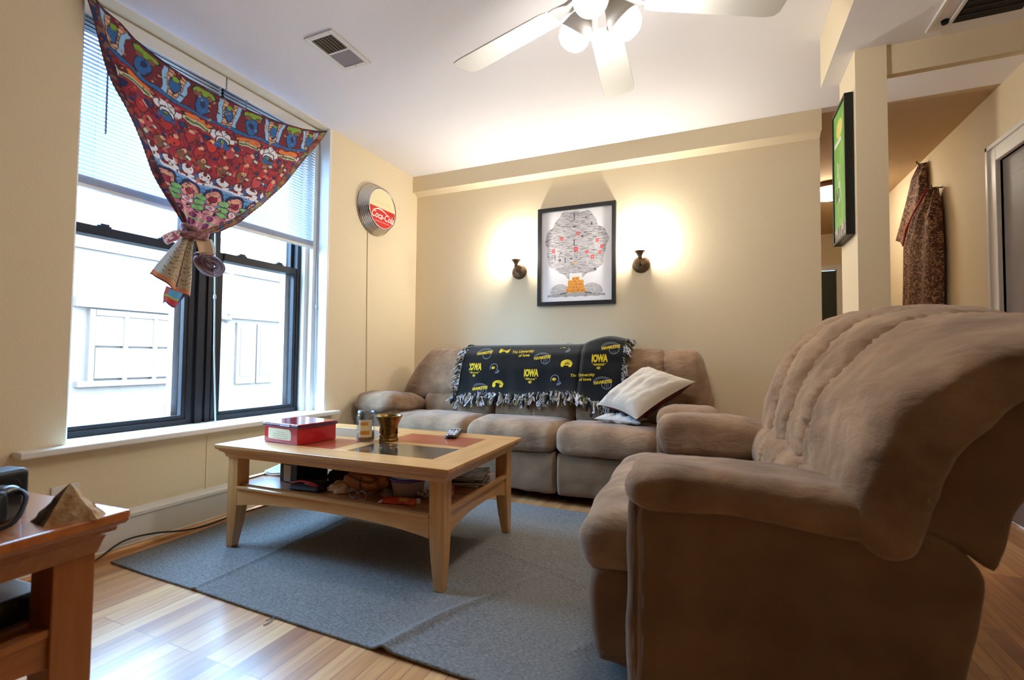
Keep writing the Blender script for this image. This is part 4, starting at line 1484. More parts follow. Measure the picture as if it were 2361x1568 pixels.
# ------------------------------------------------------------------ fringed blanket on the sofa back
def build_blanket():
    t = thing('fringed_blanket', 'black fleece blanket with yellow college emblems and knotted fringe, over the sofa back', 'blanket', (1.28, -0.3, 0.9))
    O = Vector((1.28, -0.3, 0.9))
    path = np.array([(-0.030, 0.80), (-0.032, 0.90), (-0.075, 0.956), (-0.150, 0.966), (-0.235, 0.955), (-0.312, 0.895), (-0.358, 0.79), (-0.382, 0.68), (-0.405, 0.615), (-0.432, 0.575)])
    d = np.r_[0, np.cumsum(np.hypot(*np.diff(path, axis=0).T))]
    nv = 120
    sp = np.linspace(0, d[-1], nv)
    # smooth path
    Yv, Zv = np.interp(sp, d, path[:, 0]), np.interp(sp, d, path[:, 1])
    for _ in range(10):
        Yv[1:-1] = (Yv[:-2] + 2 * Yv[1:-1] + Yv[2:]) / 4
        Zv[1:-1] = (Zv[:-2] + 2 * Zv[1:-1] + Zv[2:]) / 4
    itop = int(np.argmax(Zv))
    def lift(x):
        # the far fold of the blanket stands up above the sofa back
        a = 1 / (1 + np.exp(-(x - 1.60) / 0.018))
        return a * (0.020 + 0.036 * np.exp(-((x - 1.76) / 0.12) ** 2)) + 0.010 * np.clip((x - 0.7) / 0.9, 0, 1)
    def wav(x, z):
        k = np.clip((0.95 - z) / 0.35, 0, 1)
        return k * (0.007 * np.sin(x * 19 + 1) + 0.005 * np.sin(x * 43 + z * 9)) - 0.016 / (1 + np.exp(-(x - 1.605) / 0.006)) + 0.012 * np.exp(-((x - 1.585) / 0.012) ** 2)
    def bottom(x):
        return 0.012 * np.sin(x * 9) + np.interp(x, [0.68, 0.9, 1.15, 1.4, 1.6, 1.75, 1.9], [0.0, 0.012, 0.040, 0.055, 0.045, 0.0, 0.0])
    nx = 260
    xs = np.linspace(0.690, 1.882, nx)
    P = np.zeros((nv, nx, 3))
    for i, x in enumerate(xs):
        z = Zv + lift(x) * np.clip((Zv - 0.86) / 0.08, 0, 1)
        k = np.clip((np.arange(nv) - itop) / (nv - 1 - itop), 0, 1)
        z = z + bottom(x) * k ** 2
        y = Yv + np.where(np.arange(nv) > itop, wav(x, z), 0) - 0.006 * (np.arange(nv) > itop)
        P[:, i, 0] = x - O.x - 0.020 * k * (1 if x < 0.9 else 0) * (0.9 - x) / 0.2
        P[:, i, 1] = y - O.y
        P[:, i, 2] = z - O.z
    M = mat('black_fleece', rgb(20, 21, 23), 0.95, sheen=0.3, bump=0.3, bscale=400, spec=0.1)
    Y_, G_, K_ = mat('gold_print', rgb(222, 190, 40), 0.9), mat('grey_print', rgb(150, 158, 168), 0.9), mat('black_print', rgb(20, 20, 22), 0.95)
    zf, yf = Zv[itop:][::-1], Yv[itop:][::-1]
    def surf(x, z, off=0.0035):
        i = int(round((x - 0.690) / 1.192 * (nx - 1)))
        i = max(0, min(nx - 1, i))
        col = P[itop:, i]
        y = np.interp(z - O.z, col[::-1, 2], col[::-1, 1])
        return Vector((x - O.x, y - off, z - O.z))
    base = grid_mesh('cloth', P, None, M, t, thick=0.005)
    # printed emblems, part of the cloth
    bm = bmesh.new()
    def put(vs, fs, cx, cz, mi, sc=1.0, rot=0.0, off=0.0045):
        vs = [(a * 1.10, b * 1.10) for a, b in vs]
        c, s = math.cos(rot), math.sin(rot)
        decal(bm, vs, fs, lambda u, v: surf(cx + sc * (u * c - v * s), cz + sc * (u * s + v * c), off), mi)
    iowa = text2d('IOWA', 0.052, 0, 0.0030)
    hawks = text2d('HAWKEYES', 0.026, 0.1, 0.001)
    sm = text2d('HAWKEYES', 0.012, 0, 0.0003)
    un1, un2 = text2d('The University', 0.030, 0.05, 0.0005), text2d('of Iowa', 0.030, 0.05, 0.0005)
    def emblem(k, cx, cz):
        if k == 'iowa':
            vs, fs = iowa
            put([(x * 0.66, y * 1.15 + 0.006) for x, y in vs], fs, cx, cz + 0.006, 0, 1.0, 0.03)
            put(*quad2(-0.042, 0.042, -0.0195, -0.0170), cx, cz - 0.002, 0, 1, 0.03)
            vs, fs = sm
            put(vs, fs, cx, cz - 0.030, 0, 1.0, 0.03)
            put(*ellipse2(0, 0, 0.012, 0.008, 12), cx, cz - 0.049, 0)
            put(*quad2(-0.006, 0.012, -0.002, 0.001), cx, cz - 0.049, 2, off=0.0055)
        elif k == 'hawk':
            put(*ellipse2(0, 0, 0.038, 0.026, 20, -0.5, PI + 0.35), cx, cz - 0.004, 0)
            put(*ellipse2(-0.026, -0.010, 0.012, 0.014, 12), cx, cz, 0)
            put(*ellipse2(0.024, -0.012, 0.012, 0.012, 12), cx, cz, 0)
            put(*ring2(0.004, -0.010, 0.018, 0.014, 0.004, 12, 0.1, PI - 0.2), cx, cz, 2, off=0.0055)
            put(*ring2(0.012, 0.002, 0.024, 0.012, 0.0022, 12, 0.3, 2.4), cx, cz, 2, off=0.0055)
            put(*quad2(-0.014, 0.020, -0.006, -0.003), cx, cz, 2, off=0.0055)
        elif k == 'univ':
            vs, fs = un1
            put(vs, fs, cx, cz + 0.014, 0, 0.85, 0.07)
            vs, fs = un2
            put(vs, fs, cx + 0.02, cz - 0.014, 0, 0.85, 0.07)
        elif k == 'ball':
            put(*ring2(0.022, -0.014, 0.030, 0.028, 0.0026, 22), cx, cz, 1)
            for q in (-0.010, 0.0, 0.010):
                put(*quad2(0.022 + q - 0.0008, 0.022 + q + 0.0008, -0.036, 0.008), cx, cz, 1)
            put(*ring2(-0.002, -0.002, 0.056, 0.034, 0.0024, 22, 0.35, PI + 0.2), cx, cz, 1)
            put(*ring2(-0.002, -0.002, 0.046, 0.026, 0.002, 22, 0.35, PI + 0.2), cx, cz, 1)
            vs, fs = hawks
            put([(x * 0.82, y) for x, y in vs], fs, cx, cz - 0.001, 0, 1.0, 0.14, off=0.006)
        elif k == 'helmet':
            put(*ring2(0, 0.004, 0.028, 0.028, 0.003, 22, -0.6, PI + 0.5), cx, cz, 1)
            put(*ellipse2(-0.004, 0.004, 0.013, 0.009, 12), cx, cz, 0)
            put(*quad2(-0.004, 0.006, 0.002, 0.005), cx, cz, 2, off=0.0055)
            for q in (0.0, 0.010, 0.020):
                put(*ring2(0.018, -0.018 + q * 0.3, 0.024 - q * 0.4, 0.014 - q * 0.2, 0.0022, 12, -1.7, 0.5), cx, cz, 1)
    def XZ(zx, zy):
        px, py = 1040 + zx * 0.2626, 760 + zy * 0.2626
        return 0.685 + (px - 1078) / (1447 - 1078) * 1.2, 0.972 - (py - 797) * 0.00330
    for k, zx, zy in (('ball', 335, 215), ('hawk', 515, 185), ('univ', 690, 218), ('iowa', 275, 352), ('helmet', 455, 345), ('ball', 880, 250), ('hawk', 1095, 292), ('iowa', 800, 392),
                      ('helmet', 1010, 425), ('ball', 350, 512), ('hawk', 510, 470), ('helmet', 1048, 165),
                      ('iowa', 1360, 268), ('univ', 1235, 398), ('ball', 1400, 430), ('ball', 1440, 165)):
        x, z = XZ(zx, zy)
        emblem(k, x, z)
    link('print', bm, [Y_, G_, K_], base)
    # fringe: strips knotted along three sides
    bm = bmesh.new()
    r = random.Random(5)
    def strip(p, dirv, ln, w, mi):
        side = Vector((r.uniform(-1, 1), r.uniform(-1, 1), r.uniform(-0.4, 0.4))).normalized()
        n = dirv.cross(side).normalized()
        side = n.cross(dirv).normalized()
        prev = None
        q = p.copy()
        tw = r.uniform(-0.8, 0.8)
        cur = dirv.normalized()
        for k in range(5):
            ww = w * (0.35 if k == 1 else 1.0) * (0.8 if k == 4 else 1)
            s2 = (side * math.cos(tw * k) + n * math.sin(tw * k)) * ww
            n2 = cur.cross(s2).normalized() * 0.0022
            ring = [bm.verts.new(q + s2 + n2), bm.verts.new(q - s2 + n2), bm.verts.new(q - s2 - n2), bm.verts.new(q + s2 - n2)]
            if prev:
                for i in range(4):
                    f = bm.faces.new((prev[i], prev[(i + 1) % 4], ring[(i + 1) % 4], ring[i]))
                    f.material_index = mi
            else:
                bm.faces.new(ring).material_index = mi
            prev = ring
            cur = (cur + Vector((r.uniform(-.3, .3), r.uniform(-.15, .1), -0.25))).normalized()
            q = q + cur * ln / 4
        bm.faces.new(prev).material_index = mi
    def pick():
        return r.choice((0, 1, 1, 2, 3))
    for i in range(170):                    # lower edge
        x = 0.69 + 1.19 * i / 169 + r.uniform(-0.006, 0.006)
        j = int((x - 0.690) / 1.192 * (nx - 1))
        j = max(0, min(nx - 1, j))
        p = Vector(P[-1, j]) + Vector((0, -0.008, r.uniform(-0.004, 0.024)))
        strip(p, Vector((r.uniform(-0.6, 0.6), r.uniform(-0.55, -0.25), -0.55)), r.uniform(0.045, 0.095), r.uniform(0.009, 0.015), pick())
    for j, sgn in ((0, -1), (nx - 1, 1)):   # the two sides
        for i in range(62):
            k = int(itop - 6 + (nv - 1 - itop + 6) * i / 61)
            p = Vector(P[k, j]) + Vector((0, -0.008, 0))
            strip(p, Vector((sgn * 0.5, r.uniform(-0.5, -0.1), r.uniform(-0.7, 0.25))), r.uniform(0.040, 0.075), r.uniform(0.009, 0.015), pick())
    link('fringe', bm, [mat('fringe_black', rgb(26, 27, 32), 0.95), mat('fringe_white', rgb(212, 208, 206), 0.95, col2=rgb(60, 60, 66), vscale=60), mat('fringe_grey', rgb(150, 146, 150), 0.95, col2=rgb(226, 222, 216), vscale=50),
                        mat('fringe_gold', rgb(140, 130, 90), 0.95, col2=rgb(40, 42, 50), vscale=60)], t)
build_blanket()

# ------------------------------------------------------------------ throw pillows
def pillow(name, label, corners, thick, m_front, m_back, wr=0.006, seed=0, group=None):
    L, T, R_, B = [Vector(c) for c in corners]
    c0 = (L + T + R_ + B) / 4
    t = thing(name, label, 'pillow', c0, 0, group)
    N = 44
    nrm = ((T - L).cross(B - L)).normalized()
    if nrm.y > 0:
        nrm = -nrm
    for side, mm, nm in ((1, m_front, 'front_cover'), (-1, m_back, 'back_cover')):
        P = np.zeros((N, N, 3))
        for i in range(N):
            for j in range(N):
                u, v = i / (N - 1), j / (N - 1)
                # edges bow inward, corners stay pointed
                uu = u + 0.10 * (0.5 - u) * (1 - abs(2 * u - 1)) * 0
                p = L * (1 - u) * (1 - v) + T * u * (1 - v) + R_ * u * v + B * (1 - u) * v
                bow = 0.022 * (math.sin(PI * v) * (0.5 - u) * abs(2 * u - 1) ** 3 * 2)
                bow2 = 0.022 * (math.sin(PI * u) * (0.5 - v) * abs(2 * v - 1) ** 3 * 2)
                p = p + (T - L).normalized() * bow + (B - L).normalized() * bow2
                h = (max(0, 1 - abs(2 * u - 1) ** 3.0)) ** 0.6 * (max(0, 1 - abs(2 * v - 1) ** 3.0)) ** 0.6
                w = wr * 2 * noise.noise(Vector((u * 3 + seed, v * 7, side))) + wr * noise.noise(Vector((u * 9, v * 16 + seed, side * 2)))
                p = p + nrm * side * (thick / 2 * h + w * min(1, h * 2))
                P[i, j] = p - c0
        grid_mesh(nm, P, None, mm, t)

def build_pillows():
    M_cream = mat('cream_pillow_cotton', rgb(222, 212, 198), 0.9, bump=0.2, bscale=220, sheen=0.2)
    M_plaid = mat('dark_red_plaid', rgb(44, 30, 26), 0.9, col2=rgb(118, 36, 38), vscale=26)
    pillow('throw_pillow', 'cream pillow with a dark red underside, tilted against the arm of the sofa', ((1.745, -0.520, 0.585), (2.045, -0.395, 0.830), (2.325, -0.470, 0.745), (2.020, -0.715, 0.530)), 0.175, M_cream, M_plaid, seed=1)
    M_w = mat('pale_pillow_cotton', rgb(214, 214, 214), 0.9, bump=0.2, bscale=220)
    pillow('throw_pillow', 'small pale pillow squashed flat on the seat below the tilted cream pillow', ((1.76, -0.66, 0.515), (1.80, -0.44, 0.515), (2.06, -0.46, 0.505), (2.04, -0.68, 0.505)), 0.055, M_w, M_w, seed=4)
build_pillows()

# ------------------------------------------------------------------ tables
def table_top(t, w, d, zt, x_m, y_m, holes):
    """frame boards with inlaid panels, on a stepped moulding"""
    hx, hy = w / 2, d / 2
    bm = bmesh.new()
    prism(bm, [(-hx, -hy), (hx, -hy), (hx, hy), (-hx, hy)], zt - 0.016, zt - 0.0015, axis='z')
    link('top_board', bm, x_m, t, bevel=0.003)
    return

def moulding(bm, hx, hy, prof):
    """mitred moulding: prof of (inset, z)"""
    rings = []
    for ins, z in prof:
        rings.append([bm.verts.new(p) for p in ((-hx + ins, -hy + ins, z), (hx - ins, -hy + ins, z), (hx - ins, hy - ins, z), (-hx + ins, hy - ins, z))])
    for A, B in zip(rings[:-1], rings[1:]):
        for i in range(4):
            bm.faces.new((A[i], A[(i + 1) % 4], B[(i + 1) % 4], B[i]))
    bm.faces.new(rings[0])
    bm.faces.new(rings[-1])

def leg(bm, x, y, sx, sy, z1, w, wb, zk):
    """square leg at an outer corner (x,y); tapers on its inner faces below zk"""
    vs = []
    for z, ww in ((0, wb), (zk * 0.5, wb + (w - wb) * 0.62), (zk, w), (z1, w)):
        vs.append([bm.verts.new(p) for p in ((x, y, z), (x - sx * ww, y, z), (x - sx * ww, y - sy * ww, z), (x, y - sy * ww, z))])
    for A, B in zip(vs[:-1], vs[1:]):
        for i in range(4):
            bm.faces.new((A[i], A[(i + 1) % 4], B[(i + 1) % 4], B[i]))
    bm.faces.new(vs[0])
    bm.faces.new(vs[-1])

def arch(z_top, z_end, z_mid, a, b, n=18):
    pts = [(a, z_top), (b, z_top)]
    for i in range(n + 1):
        q = i / n
        x = b + (a - b) * q
        e = abs(2 * q - 1)
        pts.append((x, z_mid + (z_end - z_mid) * e ** 2.6))
    return pts

def build_coffee_table():
    t = thing('coffee_table', 'honey wood coffee table with inlaid top panels and a cluttered lower shelf', 'coffee table', (0.946, -1.639, 0.0095), math.radians(2.0))
    Z = 0.4615
    hx, hy = 0.6005, 0.382
    bm = bmesh.new()
    # top boards around four panels
    xs = (-hx, -0.455, -0.045, 0.030, 0.455, hx)
    ys = (-hy, -0.250, -0.020, 0.028, 0.262, hy)
    z0, z1 = Z - 0.014, Z
    long = [(-hx, hx, ys[0], ys[1]), (-hx, hx, ys[4], ys[5])]
    bm.free()
    for a in long:
        link('top_board', boxes((a[0], a[1], a[2], a[3], z0, z1)), M_oak, t, bevel=0.0015)
    for a in ((xs[0], xs[1], ys[1], ys[4]), (xs[4], xs[5], ys[1], ys[4]), (xs[2], xs[3], ys[1], ys[4])):
        link('top_board', boxes((a[0], a[1], a[2], a[3], z0, z1 - 0.0002)), M_oaky, t, bevel=0.0015)
    for a in ((xs[1], xs[2], ys[2], ys[3]), (xs[3], xs[4], ys[2], ys[3])):
        link('top_board', boxes((a[0], a[1], a[2], a[3], z0, z1 - 0.0002)), M_oak, t, bevel=0.0015)
    M_red = wood('reddish_inlay', rgb(150, 66, 40), rgb(170, 82, 50), 'x', rough=0.3, coat=0.4)
    M_dkg = mat('dark_polished_inlay', rgb(62, 56, 46), 0.10, coat=0.6, spec=0.7)
    M_gry = mat('grey_polished_inlay', rgb(120, 106, 92), 0.3, coat=0.4)
    for (a, b, c, d, m, lab) in ((xs[1], xs[2], ys[1], ys[2], M_red, 'reddish wood inlay'), (xs[3], xs[4], ys[1], ys[2], M_dkg, 'dark glossy inlay'),
                                 (xs[1], xs[2], ys[3], ys[4], M_gry, 'grey inlay'), (xs[3], xs[4], ys[3], ys[4], M_red, 'reddish wood inlay')):
        bm = boxes((a + 0.0008, b - 0.0008, c + 0.0008, d - 0.0008, z0, z1 - 0.0012))
        o = link('inlay_panel', bm, m, t)
        o['label'] = lab
    bm = bmesh.new()
    moulding(bm, hx, hy, [(0.001, Z - 0.014), (0.004, Z - 0.020), (0.012, Z - 0.024), (0.014, Z - 0.030), (0.026, Z - 0.038), (0.030, Z - 0.044), (0.034, Z - 0.058)])
    link('top_moulding', bm, M_oak, t)
    for sx in (-1, 1):
        for sy in (-1, 1):
            bm = bmesh.new()
            leg(bm, sx * (hx - 0.040), sy * (hy - 0.040), sx, sy, Z - 0.056, 0.062, 0.036, 0.215)
            link('leg', bm, M_oakz, t, bevel=0.003)
    ix, iy = hx - 0.102, hy - 0.102
    for sy in (-1, 1):
        bm = bmesh.new()
        prism(bm, arch(0.268, 0.190, 0.222, -ix, ix), sy * (hy - 0.050) - 0.010, sy * (hy - 0.050) + 0.010, axis='y')
        box(bm, -ix, ix, sy * (hy - 0.047) - 0.014, sy * (hy - 0.047) + 0.014, 0.268, 0.276)
        link('rail', bm, M_oak, t)
    for sx in (-1, 1):
        bm = bmesh.new()
        prism(bm, arch(0.276, 0.190, 0.228, -iy, iy), sx * (hx - 0.060) - 0.010, sx * (hx - 0.060) + 0.010, axis='x')
        box(bm, sx * (hx - 0.057) - 0.014, sx * (hx - 0.057) + 0.014, -iy, iy, 0.276, 0.290)
        link('rail', bm, M_oaky, t)
    bm = bmesh.new()
    box(bm, -ix, ix, -(hy - 0.060), hy - 0.060, 0.268, 0.284)
    box(bm, -(hx - 0.07), -ix, -iy, iy, 0.268, 0.284)
    box(bm, ix, hx - 0.07, -iy, iy, 0.268, 0.284)
    link('shelf', bm, wood('glossy_shelf_wood', rgb(140, 84, 46), rgb(172, 112, 66), 'x', rough=0.22, coat=0.5), t)

def build_side_table():
    rz = math.radians(4)
    t = thing('side_table', 'reddish wood side table with a lower shelf, carrying the rough rock', 'side table', (0.935, -3.185, 0), rz)
    hx, hy, Z = 0.325, 0.325, 0.528
    bm = bmesh.new()
    box(bm, -hx, hx, -hy, hy, Z - 0.020, Z)
    link('top_board', bm, wood('glossy_reddish_top', rgb(168, 96, 46), rgb(190, 116, 62), 'x', rough=0.22, coat=0.6), t, bevel=0.004, seg=3)
    bm = bmesh.new()
    moulding(bm, hx, hy, [(0.001, Z - 0.019), (0.006, Z - 0.028), (0.016, Z - 0.034), (0.018, Z - 0.042), (0.030, Z - 0.050), (0.034, Z - 0.062), (0.040, Z - 0.085)])
    link('top_moulding', bm, M_chex, t)
    for sx in (-1, 1):
        for sy in (-1, 1):
            bm = bmesh.new()
            leg(bm, sx * (hx - 0.042), sy * (hy - 0.042), sx, sy, Z - 0.083, 0.075, 0.05, 0.16)
            link('leg', bm, M_chez, t, bevel=0.003)
    ix, iy = hx - 0.117, hy - 0.117
    for s in (-1, 1):
        bm = bmesh.new()
        prism(bm, arch(0.300, 0.235, 0.250, -iy, iy), s * (hx - 0.062) - 0.010, s * (hx - 0.062) + 0.010, axis='x')
        box(bm, s * (hx - 0.060) - 0.013, s * (hx - 0.060) + 0.013, -iy, iy, 0.300, 0.315)
        link('rail', bm, M_che, t)
        bm = bmesh.new()
        prism(bm, arch(0.300, 0.235, 0.250, -ix, ix), s * (hy - 0.062) - 0.010, s * (hy - 0.062) + 0.010, axis='y')
        link('rail', bm, M_chex, t)
    bm = bmesh.new()
    box(bm, -hx + 0.072, hx - 0.072, -iy, iy, 0.292, 0.308)
    box(bm, -ix, ix, -hy + 0.072, -iy, 0.292, 0.308)
    box(bm, -ix, ix, iy, hy - 0.072, 0.292, 0.308)
    link('shelf', bm, M_chex, t)
build_coffee_table()
build_side_table()

# ------------------------------------------------------------------ things on the coffee table
TOP = 0.471
SH = 0.2935
def frame_mat(loc, rz):
    return Matrix.Translation(loc) @ Matrix.Rotation(rz, 4, 'Z')

def build_table_things():
    # red lidded box
    t = thing('red_box', 'shiny red lidded box with a cream label, on the coffee table', 'box', (0.603, -1.782, TOP), math.radians(-6))
    M_r = mat('red_lacquered_card', rgb(176, 22, 34), 0.28, coat=0.4)
    hx, hy, h = 0.122, 0.106, 0.086
    bm = boxes((-hx, hx, -hy, hy, 0, h))
    link('body', bm, M_r, t, bevel=0.003)
    bm = boxes((-hx - 0.004, hx + 0.004, -hy - 0.004, hy + 0.004, h, h + 0.006))
    link('lid', bm, mat('red_gloss_lid', rgb(168, 24, 40), 0.08, coat=1.0, spec=0.8), t, bevel=0.002)
    bm = boxes((-hx - 0.0055, hx + 0.0055, -hy - 0.0055, hy + 0.0055, h - 0.012, h - 0.001))
    link('lid_rim', bm, mat('dark_lid_rim', rgb(74, 24, 66), 0.2, coat=0.8), t, bevel=0.001)
    bm = bmesh.new()
    vs = [(-0.085, 0.016), (0.070, 0.016), (0.076, 0.024), (0.076, 0.052), (0.064, 0.066), (-0.090, 0.066), (-0.090, 0.022)]
    vv = [bm.verts.new((x, -hy - 0.0006, z)) for x, z in vs]
    bm.faces.new(vv)
    lab = link('label', bm, mat('cream_paper_label', rgb(222, 214, 180), 0.7), t)
    lab['label'] = 'cream paper label'
    bm = bmesh.new()
    for k in range(4):
        box(bm, -0.03 if k == 0 else -0.055, 0.03 if k == 0 else 0.05, -hy - 0.0012, -hy - 0.0008, 0.050 - k * 0.009, 0.0512 - k * 0.009)
    link('label_lines', bm, mat('grey_ink', rgb(150, 140, 116), 0.8), lab)

    bm = boxes((0.005, 0.075, -hy - 0.009, -hy - 0.004, h - 0.006, h + 0.007))
    link('latch', bm, mat('clear_latch', rgb(206, 200, 226), 0.2), t, bevel=0.001)
    # candle jar
    t = thing('candle_jar', 'tall glass jar candle with a cream and yellow label, beside the brass mortar', 'candle', (0.893, -1.660, TOP))
    t.scale = (1.12, 1.12, 1.0)
    M_glass, nt, b = new_mat('clear_jar_glass')
    nt.nodes.remove(b)
    out = nt.nodes['Material Output']
    tr = nt.nodes.new('ShaderNodeBsdfTransparent')
    tr.inputs['Color'].default_value = (0.90, 0.94, 0.97, 1)
    gs = nt.nodes.new('ShaderNodeBsdfGlossy')
    gs.inputs['Roughness'].default_value = 0.03
    mx = nt.nodes.new('ShaderNodeMixShader')
    mx.inputs[0].default_value = 0.10
    nt.links.new(tr.outputs[0], mx.inputs[1])
    nt.links.new(gs.outputs[0], mx.inputs[2])
    nt.links.new(mx.outputs[0], out.inputs[0])
    bm = bmesh.new()
    lathe(bm, [(0.0, 0.001), (0.036, 0.001), (0.040, 0.006), (0.040, 0.118), (0.037, 0.126), (0.035, 0.132), (0.036, 0.140), (0.033, 0.140), (0.032, 0.130), (0.0365, 0.116), (0.0365, 0.008), (0.0, 0.006)], 40)
    link('glass_jar', bm, M_glass, t, smooth=True)
    bm = bmesh.new()
    lathe(bm, [(0.0, 0.0065), (0.0358, 0.0065), (0.0358, 0.047), (0.034, 0.048), (0.0, 0.046)], 32)
    link('wax', bm, mat('amber_wax', rgb(176, 112, 44), 0.5), t, smooth=True)
    bm = bmesh.new()
    tube(bm, [(0, 0, 0.046), (0.001, 0, 0.060)], 0.001, 6)
    link('wick', bm, M_black, t)
    bm = bmesh.new()
    n = 20
    a0, a1 = math.radians(-95), math.radians(-10)
    for (za, zb, ro, mi, aa, ab) in ((0.022, 0.104, 0.0404, 0, a0, a1), (0.078, 0.092, 0.0408, 1, a0 + .25, a1 - .45), (0.034, 0.052, 0.0408, 1, a0 + .15, a1 - .3), (0.056, 0.074, 0.0408, 2, a0 + .3, a1 - .35)):
        A = [bm.verts.new((ro * math.cos(aa + (ab - aa) * i / n), ro * math.sin(aa + (ab - aa) * i / n), za)) for i in range(n + 1)]
        B = [bm.verts.new((ro * math.cos(aa + (ab - aa) * i / n), ro * math.sin(aa + (ab - aa) * i / n), zb)) for i in range(n + 1)]
        for i in range(n):
            bm.faces.new((A[i], A[i + 1], B[i + 1], B[i])).material_index = mi
    link('label', bm, [mat('cream_label', rgb(228, 214, 184), 0.6), mat('orange_label_print', rgb(216, 140, 56), 0.6), mat('pale_yellow_label_print', rgb(240, 222, 160), 0.6)], t)
    bm = bmesh.new()
    lathe(bm, [(0.0, 0.133), (0.0345, 0.133), (0.0345, 0.144), (0.020, 0.150), (0.010, 0.146), (0.0, 0.146)], 32)
    link('lid', bm, M_glass, t, smooth=True)

    # brass mortar
    t = thing('brass_mortar', 'small flared brass mortar with ringed foot, between the candle jar and the remote', 'mortar', (0.990, -1.610, TOP))
    t.scale = (1.22, 1.22, 1.12)
    bm = bmesh.new()
    prof = [(0.0, 0.0), (0.036, 0.0), (0.038, 0.005), (0.036, 0.010), (0.033, 0.013), (0.036, 0.018), (0.034, 0.024), (0.031, 0.030), (0.033, 0.050), (0.035, 0.054), (0.034, 0.059), (0.037, 0.070),
            (0.042, 0.080), (0.043, 0.084), (0.047, 0.092), (0.051, 0.103), (0.053, 0.105), (0.051, 0.109), (0.048, 0.108), (0.044, 0.095), (0.033, 0.065), (0.026, 0.030), (0.0, 0.022)]
    lathe(bm, prof, 48)
    link('bowl', bm, mat('aged_brass', rgb(124, 96, 50), 0.32, 1.0, var=0.45, vscale=14), t, smooth=True)
    for k in range(6):
        a = k * PI / 3 + 0.3
        M = frame_mat((0.033 * math.cos(a), 0.033 * math.sin(a), 0.040), a)
        bm = bmesh.new()
        box(bm, -0.002, 0.004, -0.004, 0.004, -0.011, 0.014, M=M)
        link('fin', bm, bpy.data.materials['aged_brass'], t, bevel=0.001)

    # remote control
    t = thing('remote_control', 'silver and black remote control lying on the reddish table panel', 'remote', (1.190, -1.335, TOP - 0.001), math.radians(-68))
    t.scale = (1.15, 1.3, 1.2)
    bm = bmesh.new()
    outline = [(-0.100, -0.020), (-0.088, -0.025), (0.06, -0.024), (0.090, -0.022), (0.100, -0.012), (0.100, 0.012), (0.090, 0.022), (0.06, 0.024), (-0.088, 0.025), (-0.100, 0.020)]
    prism(bm, outline, 0.0, 0.012, axis='z')
    link('case', bm, M_black, t, bevel=0.003)
    bm = bmesh.new()
    prism(bm, [(x * 0.94, y * 0.86) for x, y in outline], 0.012, 0.018, axis='z')
    link('faceplate', bm, mat('silver_plastic', rgb(168, 170, 176), 0.35, 0.5), t, bevel=0.003)
    M_bt, M_rb = mat('pale_button', rgb(216, 218, 224), 0.5), mat('red_button', rgb(196, 40, 48), 0.5)
    k = 0
    for i in range(9):
        for j in range(3):
            x, y = 0.080 - i * 0.0185, (j - 1) * 0.012
            bm = bmesh.new()
            lathe(bm, [(0.0040, 0.0175), (0.0040, 0.0195), (0.003, 0.0202), (0.0, 0.0204)], 12, (x, y, 0))
            link('button', bm, M_rb if (i, j) in ((0, 0), (4, 1)) else (M_black if i in (6, 7) else M_bt), t)

    # lower shelf -----------------------------------------------------------
    def crumple(name, label, cat, loc, size, m, seed, rz=0.0, flat=0.5, amp=0.35, fold=6):
        bm = bmesh.new()
        bmesh.ops.create_icosphere(bm, subdivisions=5, radius=1.0)
        for v in bm.verts:
            p = v.co.copy()
            n = noise.noise(p * 1.6 + Vector((seed, 0, 0)))
            n2 = 1 - abs(noise.noise(p * fold * 0.5 + Vector((0, seed, 0)))) * 2
            r = 1 + amp * n + amp * 0.35 * n2
            q = Vector((p.x * r * size[0], p.y * r * size[1], max(-flat, p.z * r) * size[2]))
            v.co = q
        zmin = min(v.co.z for v in bm.verts)
        for v in bm.verts:
            v.co.z -= zmin
        o = link(name, bm, m, smooth=True, loc=loc)
        o.rotation_euler = (0, 0, rz)
        return tag(o, label, cat)

    # glossy white magazine and a pale-blue can at the window end
    t = thing('magazine', 'pale glossy magazine with curled corner at the window end of the lower shelf', 'magazine', (0.482, -1.700, SH), math.radians(12))
    n = 26
    for nm, z0, m in (('pages', 0.001, mat('white_page_edges', rgb(230, 230, 228), 0.6)), ('cover', 0.010, mat('glossy_pale_cover', rgb(196, 206, 216), 0.15, coat=0.6, col2=rgb(228, 232, 236), vscale=9))):
        P = np.zeros((n, n, 3))
        for i in range(n):
            for j in range(n):
                u, v = i / (n - 1) - 0.5, j / (n - 1) - 0.5
                P[i, j] = (u * 0.17, v * 0.23, z0 + (0.020 * max(0, -u * 2 + v - 0.2) + 0.004 * math.sin(u * 5)) + 0.006)
        grid_mesh(nm, P, None, m, t, thick=0.009 if nm == 'pages' else 0.001)
    t = thing('blue_can', 'small light blue and red can standing behind the pale magazine', 'can', (0.560, -1.485, SH))
    bm = bmesh.new()
    lathe(bm, [(0.0, 0.0), (0.026, 0.0), (0.031, 0.006), (0.031, 0.088), (0.026, 0.096), (0.0, 0.094)], 28)
    link('body', bm, mat('light_blue_can', rgb(140, 190, 214), 0.3, 0.3, col2=rgb(190, 70, 80), vscale=12), t, smooth=True)
    bm = bmesh.new()
    lathe(bm, [(0.0, 0.0955), (0.024, 0.0975), (0.026, 0.0965), (0.024, 0.0945)], 28)
    link('lid', bm, mat('can_lid', rgb(180, 184, 190), 0.3, 0.9), t, smooth=True)

    # black boxes with white spine
    t = thing('game_case', 'black upright case with a white spine panel on the lower shelf', 'case', (0.660, -1.800, SH), math.radians(-6))
    bm = boxes((-0.075, 0.045, -0.080, 0.09, 0.0, 0.088))
    link('body', bm, M_black, t, bevel=0.002)
